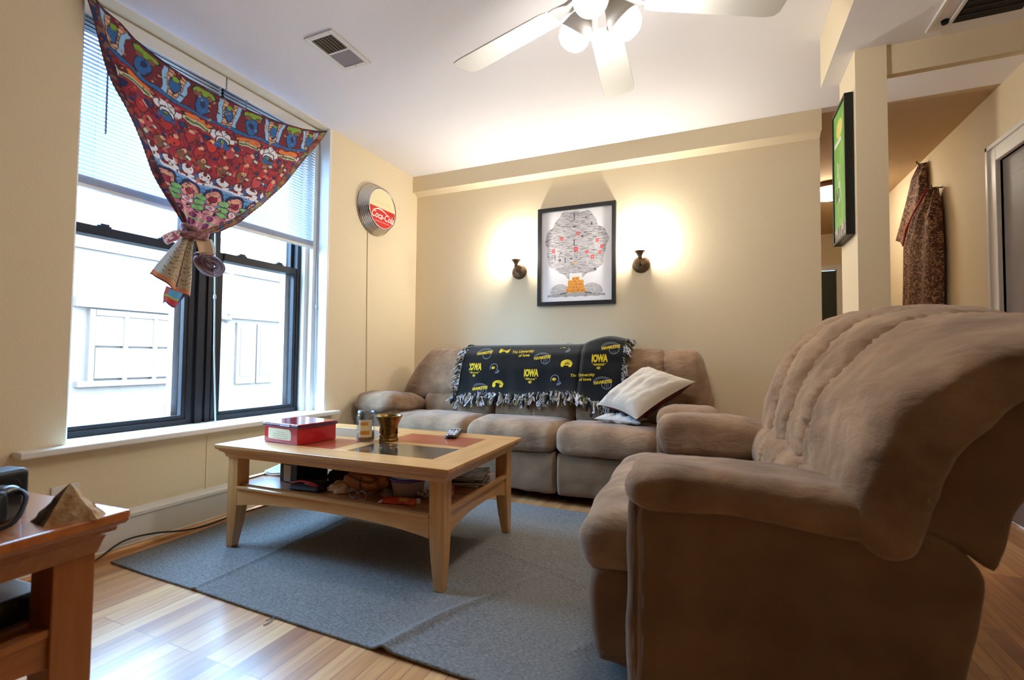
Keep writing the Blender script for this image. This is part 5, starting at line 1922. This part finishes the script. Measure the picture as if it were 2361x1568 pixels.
    bm = boxes((-0.045, 0.005, -0.0815, -0.0802, 0.004, 0.078))
    o = link('spine_panel', bm, mat('white_spine', rgb(206, 206, 214), 0.5), t)
    o['label'] = 'white spine panel'
    # dark patterned cloth heap
    crumple('dark_cloth', 'dark maroon patterned cloth heaped behind the black case', 'cloth', (0.850, -1.660, SH), (0.150, 0.105, 0.060), mat('dark_maroon_cloth', rgb(48, 26, 28), 0.95, col2=rgb(86, 46, 44), vscale=40), 3.0, flat=0.35, amp=0.28)
    crumple('black_cloth', 'crumpled black cloth between the maroon cloth and the grey belt strap', 'cloth', (1.045, -1.560, SH), (0.070, 0.095, 0.058), mat('black_cloth_fabric', rgb(22, 20, 22), 0.95), 8.0, flat=0.35, amp=0.3)
    # black pouch with red zip
    t = thing('black_pouch', 'flat black pouch with a red zip at the front of the lower shelf', 'pouch', (0.800, -1.900, SH), math.radians(8))
    pr = [(-0.05, 0.002), (-0.055, 0.014), (-0.02, 0.030), (0.02, 0.030), (0.052, 0.016), (0.05, 0.002)]
    link('body', puff(pr, -0.072, 0.085, 'x', rnd=0.012, wrinkle=0.002, M=18, N=50, seed=3), mat('black_nylon', rgb(18, 18, 22), 0.6), t, smooth=True)
    bm = bmesh.new()
    tube(bm, [(-0.072, -0.038, 0.026), (-0.03, -0.030, 0.035), (0.02, -0.036, 0.034), (0.06, -0.040, 0.026), (0.086, -0.038, 0.014)], 0.004, 6)
    tube(bm, [(0.0, -0.040, 0.030), (0.04, -0.046, 0.027), (0.080, -0.050, 0.012)], 0.003, 6)
    o = link('zip', bm, mat('red_zip', rgb(190, 56, 52), 0.6), t, smooth=True)
    o['label'] = 'red zip'

    # brown leather bag
    t = thing('leather_bag', 'tan leather drawstring bag slumped open in the middle of the lower shelf', 'bag', (1.055, -1.840, SH), math.radians(4))
    t.scale = (1.15, 1.0, 1.0)
    M_le = mat('tan_leather', rgb(162, 108, 68), 0.55, col2=rgb(190, 134, 92), vscale=12, bump=0.3, bscale=60)
    n1, n2 = 60, 40
    P = np.zeros((n2, n1, 3))
    for i in range(n2):
        v = i / (n2 - 1)
        for j in range(n1):
            a = 2 * PI * j / (n1 - 1)
            rr = 0.086 * (math.sin(PI * min(1, v * 0.80 + 0.06)) ** 0.55)
            if v > 0.8:
                rr *= 1 - 0.4 * (v - 0.8) / 0.2
            wv = 1 + 0.10 * math.sin(a * 5 + 1) * (0.4 + v) + 0.06 * math.sin(a * 9 + v * 5)
            P[i, j] = (rr * wv * 1.05 * math.cos(a), rr * wv * 0.62 * math.sin(a), 0.004 + 0.086 * v * (1 + 0.08 * math.sin(a * 3)))
    grid_mesh('bag_body', P, None, M_le, t, thick=0.003)
    bm = bmesh.new()
    lathe(bm, [(0.0, 0.0005), (0.050, 0.0005), (0.054, 0.010), (0.0, 0.010)], 30)
    for v in bm.verts:
        v.co.y *= 0.6
    link('bag_base', bm, M_le, t, smooth=False)
    for k, (pts) in enumerate(([(0.075, -0.035, 0.07), (0.05, -0.056, 0.055), (0.0, -0.060, 0.062), (-0.045, -0.050, 0.075)],
                               [(0.01, -0.054, 0.075), (0.012, -0.062, 0.04), (0.030, -0.070, 0.012)])):
        bm = bmesh.new()
        tube(bm, catmull(pts, 20, False), 0.004, 8)
        link('strap', bm, mat('dark_leather_strap', rgb(110, 70, 46), 0.5), t, smooth=True)
    # tan cloth scraps left of the bag
    crumple('tan_scarf', 'tan and white striped cloth scrap against the leather bag', 'cloth', (0.955, -1.880, SH), (0.050, 0.040, 0.026), mat('tan_striped_cloth', rgb(196, 150, 96), 0.85, col2=rgb(226, 206, 180), vscale=30), 5.0, amp=0.4)
    # glasses
    t = thing('eyeglasses', 'wire-rimmed eyeglasses leaning on the front of the leather bag', 'glasses', (1.100, -1.940, SH), math.radians(-10))
    M_wire = mat('bluish_wire', rgb(120, 134, 160), 0.3, 0.8)
    for s in (-1, 1):
        bm = bmesh.new()
        pts = [(s * 0.030 + 0.024 * math.cos(a), -0.004, 0.020 + 0.018 * math.sin(a)) for a in np.linspace(0, 2 * PI, 25)]
        tube(bm, pts, 0.0013, 6)
        link('rim', bm, M_wire, t, smooth=True)
        bm = bmesh.new()
        tube(bm, [(s * 0.054, -0.004, 0.026), (s * 0.056, 0.020, 0.024), (s * 0.052, 0.05, 0.010), (s * 0.050, 0.06, 0.003)], 0.0013, 6)
        link('temple', bm, M_wire, t, smooth=True)
    bm = bmesh.new()
    tube(bm, [(-0.007, -0.004, 0.024), (0, -0.004, 0.028), (0.007, -0.004, 0.024)], 0.0013, 6)
    link('bridge', bm, M_wire, t, smooth=True)

    # plastic tub
    t = thing('plastic_tub', 'cloudy clear plastic tub with a purple lid on the lower shelf', 'tub', (1.245, -1.800, SH))
    t.scale = (1.0, 1.0, 0.86)
    M_pl, nt, b = new_mat('cloudy_plastic')
    nt.nodes.remove(b)
    out = nt.nodes['Material Output']
    tr = nt.nodes.new('ShaderNodeBsdfTransparent')
    df = nt.nodes.new('ShaderNodeBsdfDiffuse')
    df.inputs['Color'].default_value = (*rgb(206, 196, 200), 1)
    mx = nt.nodes.new('ShaderNodeMixShader')
    mx.inputs[0].default_value = 0.55
    nt.links.new(tr.outputs[0], mx.inputs[1])
    nt.links.new(df.outputs[0], mx.inputs[2])
    nt.links.new(mx.outputs[0], out.inputs[0])
    bm = bmesh.new()
    lathe(bm, [(0.0, 0.001), (0.055, 0.001), (0.060, 0.006), (0.073, 0.078), (0.076, 0.080), (0.073, 0.082), (0.070, 0.078), (0.058, 0.009), (0.0, 0.006)], 40)
    link('tub', bm, M_pl, t, smooth=True)
    bm = bmesh.new()
    lathe(bm, [(0.0, 0.089), (0.066, 0.089), (0.070, 0.093), (0.079, 0.092), (0.080, 0.078), (0.077, 0.078), (0.076, 0.0825), (0.0, 0.0825)], 40)
    o = link('lid', bm, mat('purple_plastic', rgb(84, 64, 160), 0.25, coat=0.4), t, smooth=True)
    o['label'] = 'purple lid'
    # orange packet
    t = thing('snack_packet', 'orange and red packet with a yellow patch at the front edge of the shelf', 'packet', (1.270, -1.895, SH), math.radians(14))
    C = np.zeros((24, 40, 3), dtype=np.float32)
    P = np.zeros((24, 40, 3))
    for i in range(24):
        for j in range(40):
            u, v = j / 39 - 0.5, i / 23 - 0.5
            P[i, j] = (u * 0.150, v * 0.075, 0.003 + 0.009 * math.cos(PI * u) * math.cos(PI * v) + 0.0012 * math.sin(u * 50) + 0.0015 * math.sin(v * 40 + u * 11))
            c = rgb(206, 66, 34) if (u + v * 0.6) < 0 else rgb(228, 110, 50)
            if abs(u - 0.14) < 0.12 and abs(v + 0.05) < 0.2:
                c = rgb(238, 196, 104)
            if u < -0.40 and v < -0.1:
                c = rgb(236, 210, 200)
            C[i, j] = c
    grid_mesh('wrapper', P, C, attr_mat('printed_foil', 0.35), t, thick=0.0015)
    # small things by the near leg
    t = thing('bead_string', 'string of brown and cream beads beside the purple-lidded tub', 'beads', (1.335, -1.80, SH))
    bm = bmesh.new()
    for k in range(26):
        a = k * 0.72
        r = 0.020 + 0.0007 * k
        M = Matrix.Translation((r * math.cos(a), r * 0.8 * math.sin(a), 0.006 + 0.0065 * (k // 9)))
        bmesh.ops.create_icosphere(bm, subdivisions=2, radius=0.0062, matrix=M)
    link('beads', bm, mat('brown_cream_beads', rgb(110, 80, 60), 0.4, col2=rgb(216, 206, 190), vscale=70), t, smooth=True)
    t = thing('red_card_box', 'small red printed card box behind the near table leg', 'box', (1.385, -1.735, SH), math.radians(-5))
    bm = boxes((-0.035, 0.035, -0.02, 0.02, 0, 0.040))
    link('carton', bm, mat('red_printed_card', rgb(178, 58, 60), 0.5, col2=rgb(206, 150, 140), vscale=34), t, bevel=0.001)
    bm = boxes((-0.028, 0.028, -0.0208, -0.0203, 0.010, 0.030))
    link('label', bm, mat('pink_card_label', rgb(206, 112, 110), 0.5), t)
    t = thing('white_cap', 'tiny white bottle cap beside the near table leg', 'cap', (1.352, -1.880, SH))
    bm = bmesh.new()
    lathe(bm, [(0.0, 0.0), (0.009, 0.0), (0.009, 0.016), (0.007, 0.018), (0.0, 0.018)], 18)
    link('cap', bm, mat('white_cap_plastic', rgb(220, 220, 220), 0.4), t, smooth=False)
    # stack of magazines at the sofa side
    for k, (dx, dy, rz, c1, c2) in enumerate(((0.0, 0.0, 10, rgb(90, 84, 76), rgb(150, 146, 140)), (0.01, -0.006, 22, rgb(60, 60, 54), rgb(120, 116, 108)), (-0.012, 0.010, 3, rgb(120, 110, 100), rgb(180, 174, 168)), (0.006, 0.004, 16, rgb(70, 66, 62), rgb(190, 186, 180)))):
        lab = ('lowest', 'second lowest', 'second from the top', 'topmost')[k]
        t = thing('catalogue', 'grey-brown catalogue, %s of the pile under the coffee table' % lab, 'magazine', (1.37 + dx, -1.50 + dy, SH + k * 0.0105), math.radians(rz), 'catalogues on the lower shelf')
        for nm, z0, m, th in (('pages', 0.0045, mat('grey_pages_%d' % k, rgb(190, 184, 176), 0.7), 0.007), ('cover', 0.0088, mat('catalogue_cover_%d' % k, c1, 0.35, col2=c2, vscale=24), 0.0012)):
            P = np.zeros((16, 16, 3))
            for i in range(16):
                for j in range(16):
                    u, v = i / 15 - 0.5, j / 15 - 0.5
                    P[i, j] = (u * 0.15, v * 0.20, z0 + (0.010 * max(0, u + v - 0.5) if k == 3 else 0) + 0.0)
            grid_mesh(nm, P, None, m, t, thick=th)
build_table_things()

# ------------------------------------------------------------------ things on the side table
def build_side_things():
    Z = 0.528
    t = thing('stone_pyramid', 'rough pyramid rock, dark on one side and cream on the other, on the side table', 'rock', (1.192, -2.940, Z), math.radians(-6))
    t.scale = (0.86, 0.86, 0.86)
    bm = bmesh.new()
    base = [(-0.055, -0.045), (0.020, -0.042), (0.062, 0.045), (0.030, 0.075), (-0.045, 0.060)]
    vb = [bm.verts.new((x, y, 0.0)) for x, y in base]
    ap = bm.verts.new((0.002, 0.008, 0.088))
    for i in range(5):
        f = bm.faces.new((vb[i], vb[(i + 1) % 5], ap))
        f.material_index = 1 if i in (0, 4, 3) else 0
    bm.faces.new(vb)
    for _ in range(3):
        bmesh.ops.subdivide_edges(bm, edges=bm.edges[:], cuts=1, use_grid_fill=True)
    for v in bm.verts:
        if v.co.z > 0.002:
            n = noise.noise(v.co * 40) * 0.005 + noise.noise(v.co * 110) * 0.0022
            v.co += Vector((v.co.x, v.co.y, 0)).normalized() * n
    link('rock', bm, [mat('cream_stone', rgb(214, 190, 150), 0.7, col2=rgb(168, 122, 80), vscale=22, bump=0.4, bscale=60), mat('dark_stone', rgb(66, 56, 46), 0.8, col2=rgb(110, 92, 74), vscale=30, bump=0.4, bscale=60)], t)

    t = thing('handheld_camera', 'black camera with a rounded grip and strap loops, on the side table', 'camera', (1.065, -3.02, Z), math.radians(28))
    M_bp = mat('black_camera_plastic', rgb(20, 22, 28), 0.30, coat=0.3)
    pr = [(-0.028, 0.006), (-0.030, 0.045), (-0.020, 0.070), (0.010, 0.074), (0.028, 0.060), (0.030, 0.020), (0.022, 0.004)]
    link('body', puff(pr, -0.060, 0.058, 'x', rnd=0.012, wrinkle=0.0, M=14, N=48), M_bp, t, smooth=True)
    pr = [(-0.046, 0.008), (-0.052, 0.035), (-0.040, 0.062), (-0.015, 0.066), (-0.010, 0.010)]
    link('grip', puff(pr, 0.028, 0.066, 'x', rnd=0.012, wrinkle=0.0, M=12, N=40), mat('camera_rubber', rgb(16, 16, 18), 0.6), t, smooth=True)
    bm = bmesh.new()
    lathe(bm, [(0.030, -0.028), (0.032, -0.05), (0.034, -0.075), (0.030, -0.078), (0.026, -0.072), (0.0, -0.066)], 28, (-0.012, 0, 0.038), axis='y')
    link('lens', bm, M_bp, t, smooth=True)
    bm = bmesh.new()
    tube(bm, catmull([(0.055, 0.02, 0.060), (0.085, 0.0, 0.050), (0.095, -0.04, 0.012), (0.06, -0.075, 0.005), (0.0, -0.095, 0.005), (-0.05, -0.085, 0.006)], 30, False), 0.0045, 8)
    link('strap', bm, mat('strap_webbing', rgb(30, 34, 44), 0.6), t, smooth=True)

    t = thing('black_speaker_box', 'small black upright box behind the camera on the side table', 'box', (0.975, -2.965, Z), math.radians(10))
    bm = boxes((-0.035, 0.035, -0.04, 0.04, 0, 0.088))
    link('case', bm, mat('satin_black', rgb(22, 24, 28), 0.45), t, bevel=0.012, seg=4)
    bm = bmesh.new()
    lathe(bm, [(0.022, 0.0351), (0.022, 0.037), (0.019, 0.038), (0.0, 0.036)], 20, (0, 0, 0.05), axis='x')
    link('cone', bm, M_dark, t, smooth=True)

    t = thing('black_device', 'flat black electronic box on the lower shelf of the side table', 'electronic box', (1.000, -3.055, 0.3085), math.radians(4))
    bm = boxes((-0.12, 0.12, -0.11, 0.12, 0.006, 0.062))
    link('case', bm, mat('gloss_black', rgb(18, 20, 24), 0.25, coat=0.4), t, bevel=0.006, seg=3)
    for x in (-0.1, 0.1):
        for y in (-0.09, 0.1):
            bm = bmesh.new()
            lathe(bm, [(0.008, 0.0), (0.009, 0.0075)], 12, (x, y, 0))
            link('foot', bm, M_black, t)
build_side_things()

# ------------------------------------------------------------------ rug, cable, outlet, poster, robe
def build_rug():
    x0, x1, y0, y1 = 0.095, 2.36, -2.318, -0.842
    nx, ny = 520, 340
    X, Y = np.meshgrid(np.linspace(x0, x1, nx), np.linspace(y0, y1, ny))
    Z = np.full_like(X, 0.0085)
    def crease(pts, w, h, valley=0.5):
        global_d = np.full_like(X, 9.0)
        sidev = np.zeros_like(X)
        for (ax, ay), (bx, by) in zip(pts[:-1], pts[1:]):
            dx, dy = bx - ax, by - ay
            L2 = dx * dx + dy * dy
            tt = np.clip(((X - ax) * dx + (Y - ay) * dy) / L2, 0, 1)
            d = np.hypot(X - ax - tt * dx, Y - ay - tt * dy)
            s = np.sign((X - ax) * dy - (Y - ay) * dx)
            m = d < global_d
            global_d[m] = d[m]
            sidev[m] = s[m]
        sd = global_d * sidev
        return h * np.exp(-(global_d / w) ** 2), sd, global_d
    for pts, w, h in (([(0.665, -2.33), (0.650, -1.95), (0.610, -1.35)], 0.012, 0.0065),
                      ([(1.497, -1.52), (1.78, -1.60), (2.02, -1.71), (2.36, -1.80)], 0.012, 0.006),
                      ([(2.05, -2.10), (2.12, -2.00), (2.16, -1.90)], 0.016, 0.004),
                      ([(1.36, -1.15), (1.62, -1.18)], 0.018, 0.003)):
        b, sd, d = crease(pts, w, h)
        Z += b
    b, sd, d = crease([(1.526, -2.33), (1.600, -2.10), (1.73, -1.81), (1.81, -1.62)], 0.022, 0.014)
    fade = np.clip((-1.55 - Y) / 0.5, 0, 1)
    Z += b * fade
    Z += 0.0075 / (1 + np.exp(-sd / 0.006)) * fade * np.exp(-np.maximum(sd, 0) / 0.5)
    Z += 0.0012 * vnoise(X, Y, 3, 5) + 0.0006 * vnoise(X, Y, 5, 24)
    # slightly wavy cut edges
    Yn = Y + (0.006 * vnoise(X, Y * 0, 7, 3)) * np.clip((Y - y0 - 0) / -0.3 + 1, 0, 1) + 0.010 * (X - 1) * np.clip((y0 + 0.3 - Y) / 0.3, 0, 1) * -1
    Xn = X + 0.006 * vnoise(Y, X * 0, 9, 3) * np.clip((x0 + 0.3 - X) / 0.3, 0, 1) + 0.03 * np.clip((x0 + 0.4 - X) / 0.4, 0, 1) * (-1.6 - Y) / 0.7 * 0.8
    P = np.stack([Xn, Yn, Z], -1)
    m, nt, b = new_mat('heathered_grey_felt')
    tc = nt.nodes.new('ShaderNodeTexCoord')
    mp = nt.nodes.new('ShaderNodeMapping')
    mp.inputs['Scale'].default_value = (1.0, 2.6, 1)
    nt.links.new(tc.outputs['Object'], mp.inputs[0])
    n = nt.nodes.new('ShaderNodeTexNoise')
    n.inputs['Scale'].default_value = 85
    n.inputs['Detail'].default_value = 6
    n.inputs['Roughness'].default_value = 0.8
    nt.links.new(mp.outputs[0], n.inputs['Vector'])
    cr = nt.nodes.new('ShaderNodeValToRGB')
    cr.color_ramp.elements[0].position = 0.36
    cr.color_ramp.elements[1].position = 0.64
    cr.color_ramp.elements[0].color = (*rgb(82, 82, 84), 1)
    cr.color_ramp.elements[1].color = (*rgb(150, 149, 147), 1)
    nt.links.new(n.outputs['Fac'], cr.inputs[0])
    nt.links.new(cr.outputs[0], b.inputs['Base Color'])
    b.inputs['Roughness'].default_value = 0.95
    b.inputs['Specular IOR Level'].default_value = 0.15
    b.inputs['Sheen Weight'].default_value = 0.15
    bp = nt.nodes.new('ShaderNodeBump')
    bp.inputs['Strength'].default_value = 0.6
    bp.inputs['Distance'].default_value = 0.004
    nt.links.new(n.outputs['Fac'], bp.inputs['Height'])
    nt.links.new(bp.outputs[0], b.inputs['Normal'])
    o = grid_mesh('floor_rug', P, None, m)
    md = o.modifiers.new('thickness', 'SOLIDIFY')
    md.thickness = 0.0075
    md.offset = -1
    tag(o, 'creased blue-grey felt rug under the coffee table', 'rug')
    bm = bmesh.new()
    tube(bm, catmull([(1.090, -2.318, 0.006), (1.094, -2.332, 0.004), (1.100, -2.350, 0.003), (1.096, -2.368, 0.003)], 12, False), 0.0015, 6)
    tube(bm, catmull([(1.090, -2.318, 0.006), (1.085, -2.330, 0.004), (1.080, -2.345, 0.003)], 10, False), 0.0012, 6)
    link('loose_thread', bm, mat('grey_thread', rgb(96, 100, 106), 0.9), o, smooth=True)

def build_small():
    bm = bmesh.new()
    pts = catmull([(0.20, -2.66, 0.004), (0.10, -2.42, 0.006), (0.065, -2.33, 0.015), (0.040, -2.22, 0.050), (0.045, -2.10, 0.045), (0.075, -1.98, 0.024), (0.105, -1.88, 0.024), (0.085, -1.74, 0.024), (0.060, -1.58, 0.010), (0.052, -1.40, 0.006), (0.050, -1.10, 0.006), (0.055, -0.84, 0.006)], 90, False)
    tube(bm, pts, 0.0042, 8)
    tag(link('power_cable', bm, mat('dark_green_cable', rgb(38, 44, 40), 0.5), smooth=True), 'thin dark cable trailing along the baseboard under the window', 'cable')

    t = thing('outlet_plate', 'white electrical outlet plate on the wall below the window sill end', 'outlet', (0.0, -2.418, 0.285))
    bm = boxes((0.0005, 0.006, -0.046, 0.046, -0.057, 0.053))
    link('plate', bm, M_white, t, bevel=0.003)
    for s in (-1, 1):
        bm = bmesh.new()
        lathe(bm, [(0.016, 0.006), (0.016, 0.0075), (0.0, 0.0075)], 20, (0, 0, s * 0.022), axis='x')
        link('socket', bm, mat('socket_white', rgb(214, 210, 200), 0.4), t)

    # framed green poster on the pillar
    t = thing('green_panel_picture', 'narrow bright green framed picture hanging on the side of the pillar', 'picture', (2.990, -0.935, 1.42))
    bm = bmesh.new()
    box(bm, -0.034, -0.0005, -0.130, -0.118, 0, 0.62)
    box(bm, -0.034, -0.0005, 0.108, 0.120, 0, 0.62)
    box(bm, -0.034, -0.0005, -0.118, 0.108, 0, 0.012)
    box(bm, -0.034, -0.0005, -0.118, 0.108, 0.608, 0.62)
    link('frame', bm, mat('black_picture_frame', rgb(22, 24, 20), 0.4), t, bevel=0.001)
    K, R = 120, 240
    U, V = np.meshgrid(np.linspace(0, 1, K), np.linspace(0, 1, R))
    C = np.zeros(U.shape + (3,), dtype=np.float32)
    C[:] = rgb(98, 158, 58)
    C[vnoise(U, V, 3, 9) > 0.35] = rgb(120, 176, 74)
    C[((U - 0.5) / 0.25) ** 2 + ((V - 0.85) / 0.07) ** 2 < 1] = rgb(214, 206, 110)
    C[(np.abs(U - 0.35) < 0.28) & (np.abs(V - 0.76) < 0.018)] = rgb(226, 226, 222)
    C[(np.abs(U - 0.40) < 0.10) & (np.abs(V - 0.45) < 0.16) & (vnoise(U, V, 6, 22) > 0)] = rgb(200, 208, 196)
    C[(V < 0.10)] = rgb(86, 78, 70)
    C[(V < 0.10) & (vnoise(U, V, 8, 20) > 0.1)] = rgb(176, 168, 160)
    C[(np.abs(U - 0.3) < 0.15) & (np.abs(V - 0.35) < 0.05) & (vnoise(U, V, 7, 26) > -0.2)] = rgb(60, 74, 50)
    P = np.stack([np.full_like(U, -0.028), 0.108 - U * 0.226, 0.012 + V * 0.596], -1)
    grid_mesh('print', P, C, attr_mat('green_print', 0.45), t, smooth=False)

    # leopard-print robe on the right wall
    m, nt, b = new_mat('leopard_print_fabric')
    tc = nt.nodes.new('ShaderNodeTexCoord')
    nz = nt.nodes.new('ShaderNodeTexNoise')
    nz.inputs['Scale'].default_value = 14
    mxv = nt.nodes.new('ShaderNodeMixRGB')
    mxv.inputs[0].default_value = 0.14
    nt.links.new(tc.outputs['Object'], nz.inputs['Vector'])
    nt.links.new(tc.outputs['Object'], mxv.inputs[1])
    nt.links.new(nz.outputs['Color'], mxv.inputs[2])
    vo = nt.nodes.new('ShaderNodeTexVoronoi')
    vo.inputs['Scale'].default_value = 72
    nt.links.new(mxv.outputs[0], vo.inputs['Vector'])
    cr = nt.nodes.new('ShaderNodeValToRGB')
    e = cr.color_ramp.elements
    e[0].position, e[0].color = 0.0, (*rgb(150, 96, 60), 1)
    e[1].position, e[1].color = 1.0, (*rgb(168, 132, 98), 1)
    for p, c in ((0.18, rgb(104, 58, 42)), (0.30, rgb(48, 24, 22)), (0.50, rgb(58, 30, 26)), (0.62, rgb(140, 104, 76))):
        x = e.new(p)
        x.color = (*c, 1)
    nt.links.new(vo.outputs['Distance'], cr.inputs[0])
    nt.links.new(cr.outputs[0], b.inputs['Base Color'])
    b.inputs['Roughness'].default_value = 0.8
    t = thing('leopard_print_robe', 'long leopard-print robe with red trim hanging on the far wall', 'robe', (3.916, 1.0, 0.75))
    def drape(name, left, right, base, thick, fold, k, mm=m):
        n, w = 70, 44
        A, B = seg_interp(left, n), seg_interp(right, n)
        P = np.zeros((n, w, 3))
        for i in range(n):
            for j in range(w):
                s = j / (w - 1)
                e = (1 - abs(2 * s - 1) ** 4) ** 0.5 if 0 < s < 1 else 0
                yz = A[i] * (1 - s) + B[i] * s
                P[i, j] = (-base - thick * e * (0.35 + 0.65 * min(1, i / 12)) - fold * math.sin(s * k + i * 0.03) * e, yz[0] - 1.0, yz[1] - 0.75)
        return grid_mesh(name, P, None, mm, t, thick=0.004)
    drape('sleeve', [(1.066, 2.395), (1.18, 2.27), (1.30, 2.16), (1.45, 2.03), (1.578, 1.927)], [(1.00, 2.375), (0.99, 2.20), (1.04, 2.05), (1.15, 1.92), (1.271, 1.81)], 0.020, 0.05, 0.012, 7)
    drape('robe_body', [(0.80, 2.125), (0.96, 2.02), (1.14, 1.92), (1.27, 1.81), (1.30, 1.55), (1.345, 1.276), (1.36, 0.80)], [(0.765, 2.118), (0.715, 1.95), (0.692, 1.667), (0.700, 1.45), (0.714, 1.219), (0.72, 0.80)], 0.030, 0.085, 0.016, 14)
    M_trim = mat('red_trim_fabric', rgb(150, 36, 44), 0.7)
    bm = bmesh.new()
    tube(bm, [(-0.075, -0.19, 1.375), (-0.100, -0.04, 1.27), (-0.105, 0.14, 1.17), (-0.090, 0.27, 1.06)], 0.010, 8)
    tube(bm, [(-0.058, 0.285, 1.04), (-0.060, 0.30, 0.80), (-0.060, 0.335, 0.53), (-0.060, 0.350, 0.10)], 0.009, 8)
    link('trim', bm, M_trim, t, smooth=True)
    for y, z in ((1.045, 2.392), (0.785, 2.118)):
        tt = thing('wall_hook', 'small dark wall hook holding the %s of the robe' % ('raised sleeve' if z > 2.2 else 'collar'), 'hook', (3.916, y, z))
        bm = bmesh.new()
        tube(bm, [(-0.001, 0, 0), (-0.045, 0, -0.004), (-0.062, 0, 0.006), (-0.064, 0, 0.022)], 0.005, 8)
        link('hook', bm, M_black, tt, smooth=True)
build_rug()
build_small()

# ------------------------------------------------------------------ across the street
def build_outside():
    GZ = -1.2
    M_b = mat('weathered_brick', (0.15, 0.098, 0.072), 0.9, var=0.06, vscale=3)
    M_t = mat('stone_trim', (0.128, 0.082, 0.060), 0.8)
    M_g = mat('dark_lower_glass', (0.125, 0.080, 0.059), 0.6)
    M_g2 = mat('curtained_glass', (0.14, 0.092, 0.068), 0.6)
    M_road = mat('grey_street', (0.09, 0.07, 0.055), 0.9)
    bm = boxes((-40, -0.31, -30, 45, GZ - 0.1, GZ))
    struct(link('street', bm, M_road))
    t = thing('apartment_building', 'pale building across the street with a triple window and a double door', 'building', (-12.2, 5.0, GZ))
    def L(x0, x1, y0, y1, z0, z1):
        return (x0 + 12.2, x1 + 12.2, y0 - 5, y1 - 5, z0 - GZ, z1 - GZ)
    bm = boxes(L(-16, -12.2, -14, 34, GZ, 4.6))
    link('facade', bm, M_b, t)
    bm = boxes(L(-12.2, -12.0, 2.9, 6.0, 2.02, 2.26), L(-12.2, -12.02, 3.0, 5.9, 0.02, 0.16), L(-12.2, -12.08, -14, 34, 3.5, 3.75), L(-12.2, -12.05, 6.95, 9.1, 2.05, 2.20))
    link('stone_trim', bm, M_t, t)
    for k in range(3):
        y0 = 3.36 + k * 0.72
        bm = boxes(L(-12.2, -12.06, y0, y0 + 0.62, 0.22, 1.00))
        w = link('window', bm, M_g, t)
        bm = boxes(L(-12.2, -12.08, y0, y0 + 0.62, 1.06, 1.82))
        link('pane', bm, M_g2, w)
    bm = boxes(L(-12.2, -12.05, 3.22, 3.34, 0.16, 1.98), L(-12.2, -12.05, 5.46, 5.58, 0.16, 1.98), L(-12.2, -12.05, 3.98, 4.08, 0.16, 1.98), L(-12.2, -12.05, 4.70, 4.80, 0.16, 1.98), L(-12.2, -12.04, 3.35, 5.45, 1.83, 1.975))
    link('window_frame', bm, M_t, t)
    for k in range(2):
        y0 = 7.25 + k * 0.75
        bm = boxes(L(-12.2, -12.10, y0, y0 + 0.70, -0.1, 1.92))
        d = link('door', bm, M_g, t)
        bm = boxes(L(-12.1, -12.07, y0 + 0.12, y0 + 0.58, 0.15, 1.75))
        link('door_glass', bm, M_g2, d)
    for k in (0, 1, 3):
        bm = boxes(L(-12.2, -12.08, 10.0, 11.4, -0.9 + k * 2.6, 0.9 + k * 2.6)) if k < 2 else boxes(L(-12.2, -12.08, 12.2, 13.6, -0.9, 0.9))
        link('window', bm, M_g, t)
    tt = thing('wall_lantern', 'small pale lantern beside the double door across the street', 'lantern', (-12.05, 6.82, 2.0))
    bm = bmesh.new()
    lathe(bm, [(0.0, 0.12), (0.14, 0.06), (0.16, 0.0), (0.10, -0.05), (0.05, -0.06), (0.04, -0.13), (0.0, -0.13)], 20)
    link('lantern_head', bm, M_g, tt, smooth=True)
    bm = boxes((-0.15, -0.02, -0.03, 0.03, -0.05, 0.02))
    link('bracket', bm, M_g, tt)

    t = thing('parked_car', 'pale parked car seen faintly through the lower part of the window', 'car', (-7.2, 1.6, GZ))
    M_car = mat('silver_car_paint', (0.12, 0.08, 0.058), 0.5)
    M_cg = mat('car_glass', (0.115, 0.078, 0.058), 0.4)
    prof = [(-2.1, 0.25), (-2.1, 0.62), (-1.95, 0.74), (-1.15, 0.84), (-0.55, 1.22), (-0.2, 1.30), (0.6, 1.30), (1.1, 1.18), (1.55, 0.88), (2.0, 0.80), (2.1, 0.6), (2.1, 0.25)]
    bm = bmesh.new()
    prism(bm, [(y, z) for y, z in prof], -0.82, 0.82, axis='x')
    link('body', bm, M_car, t, bevel=0.06, seg=3)
    bm = bmesh.new()
    prism(bm, [(-1.0, 0.86), (-0.5, 1.18), (0.05, 1.22), (0.05, 0.86)], 0.80, 0.835, axis='x')
    prism(bm, [(0.12, 0.86), (0.12, 1.22), (0.6, 1.22), (1.05, 1.10), (1.3, 0.88)], 0.80, 0.835, axis='x')
    link('side_window', bm, M_cg, t)
    for y in (-1.35, 1.35):
        for x in (-0.72, 0.72):
            bm = bmesh.new()
            lathe(bm, [(0.0, -0.1), (0.30, -0.1), (0.33, -0.06), (0.33, 0.06), (0.30, 0.1), (0.0, 0.1)], 28, (x, y, 0.33), axis='x')
            link('wheel', bm, mat('grey_tyre', rgb(120, 124, 128), 0.8), t, smooth=False)
build_outside()
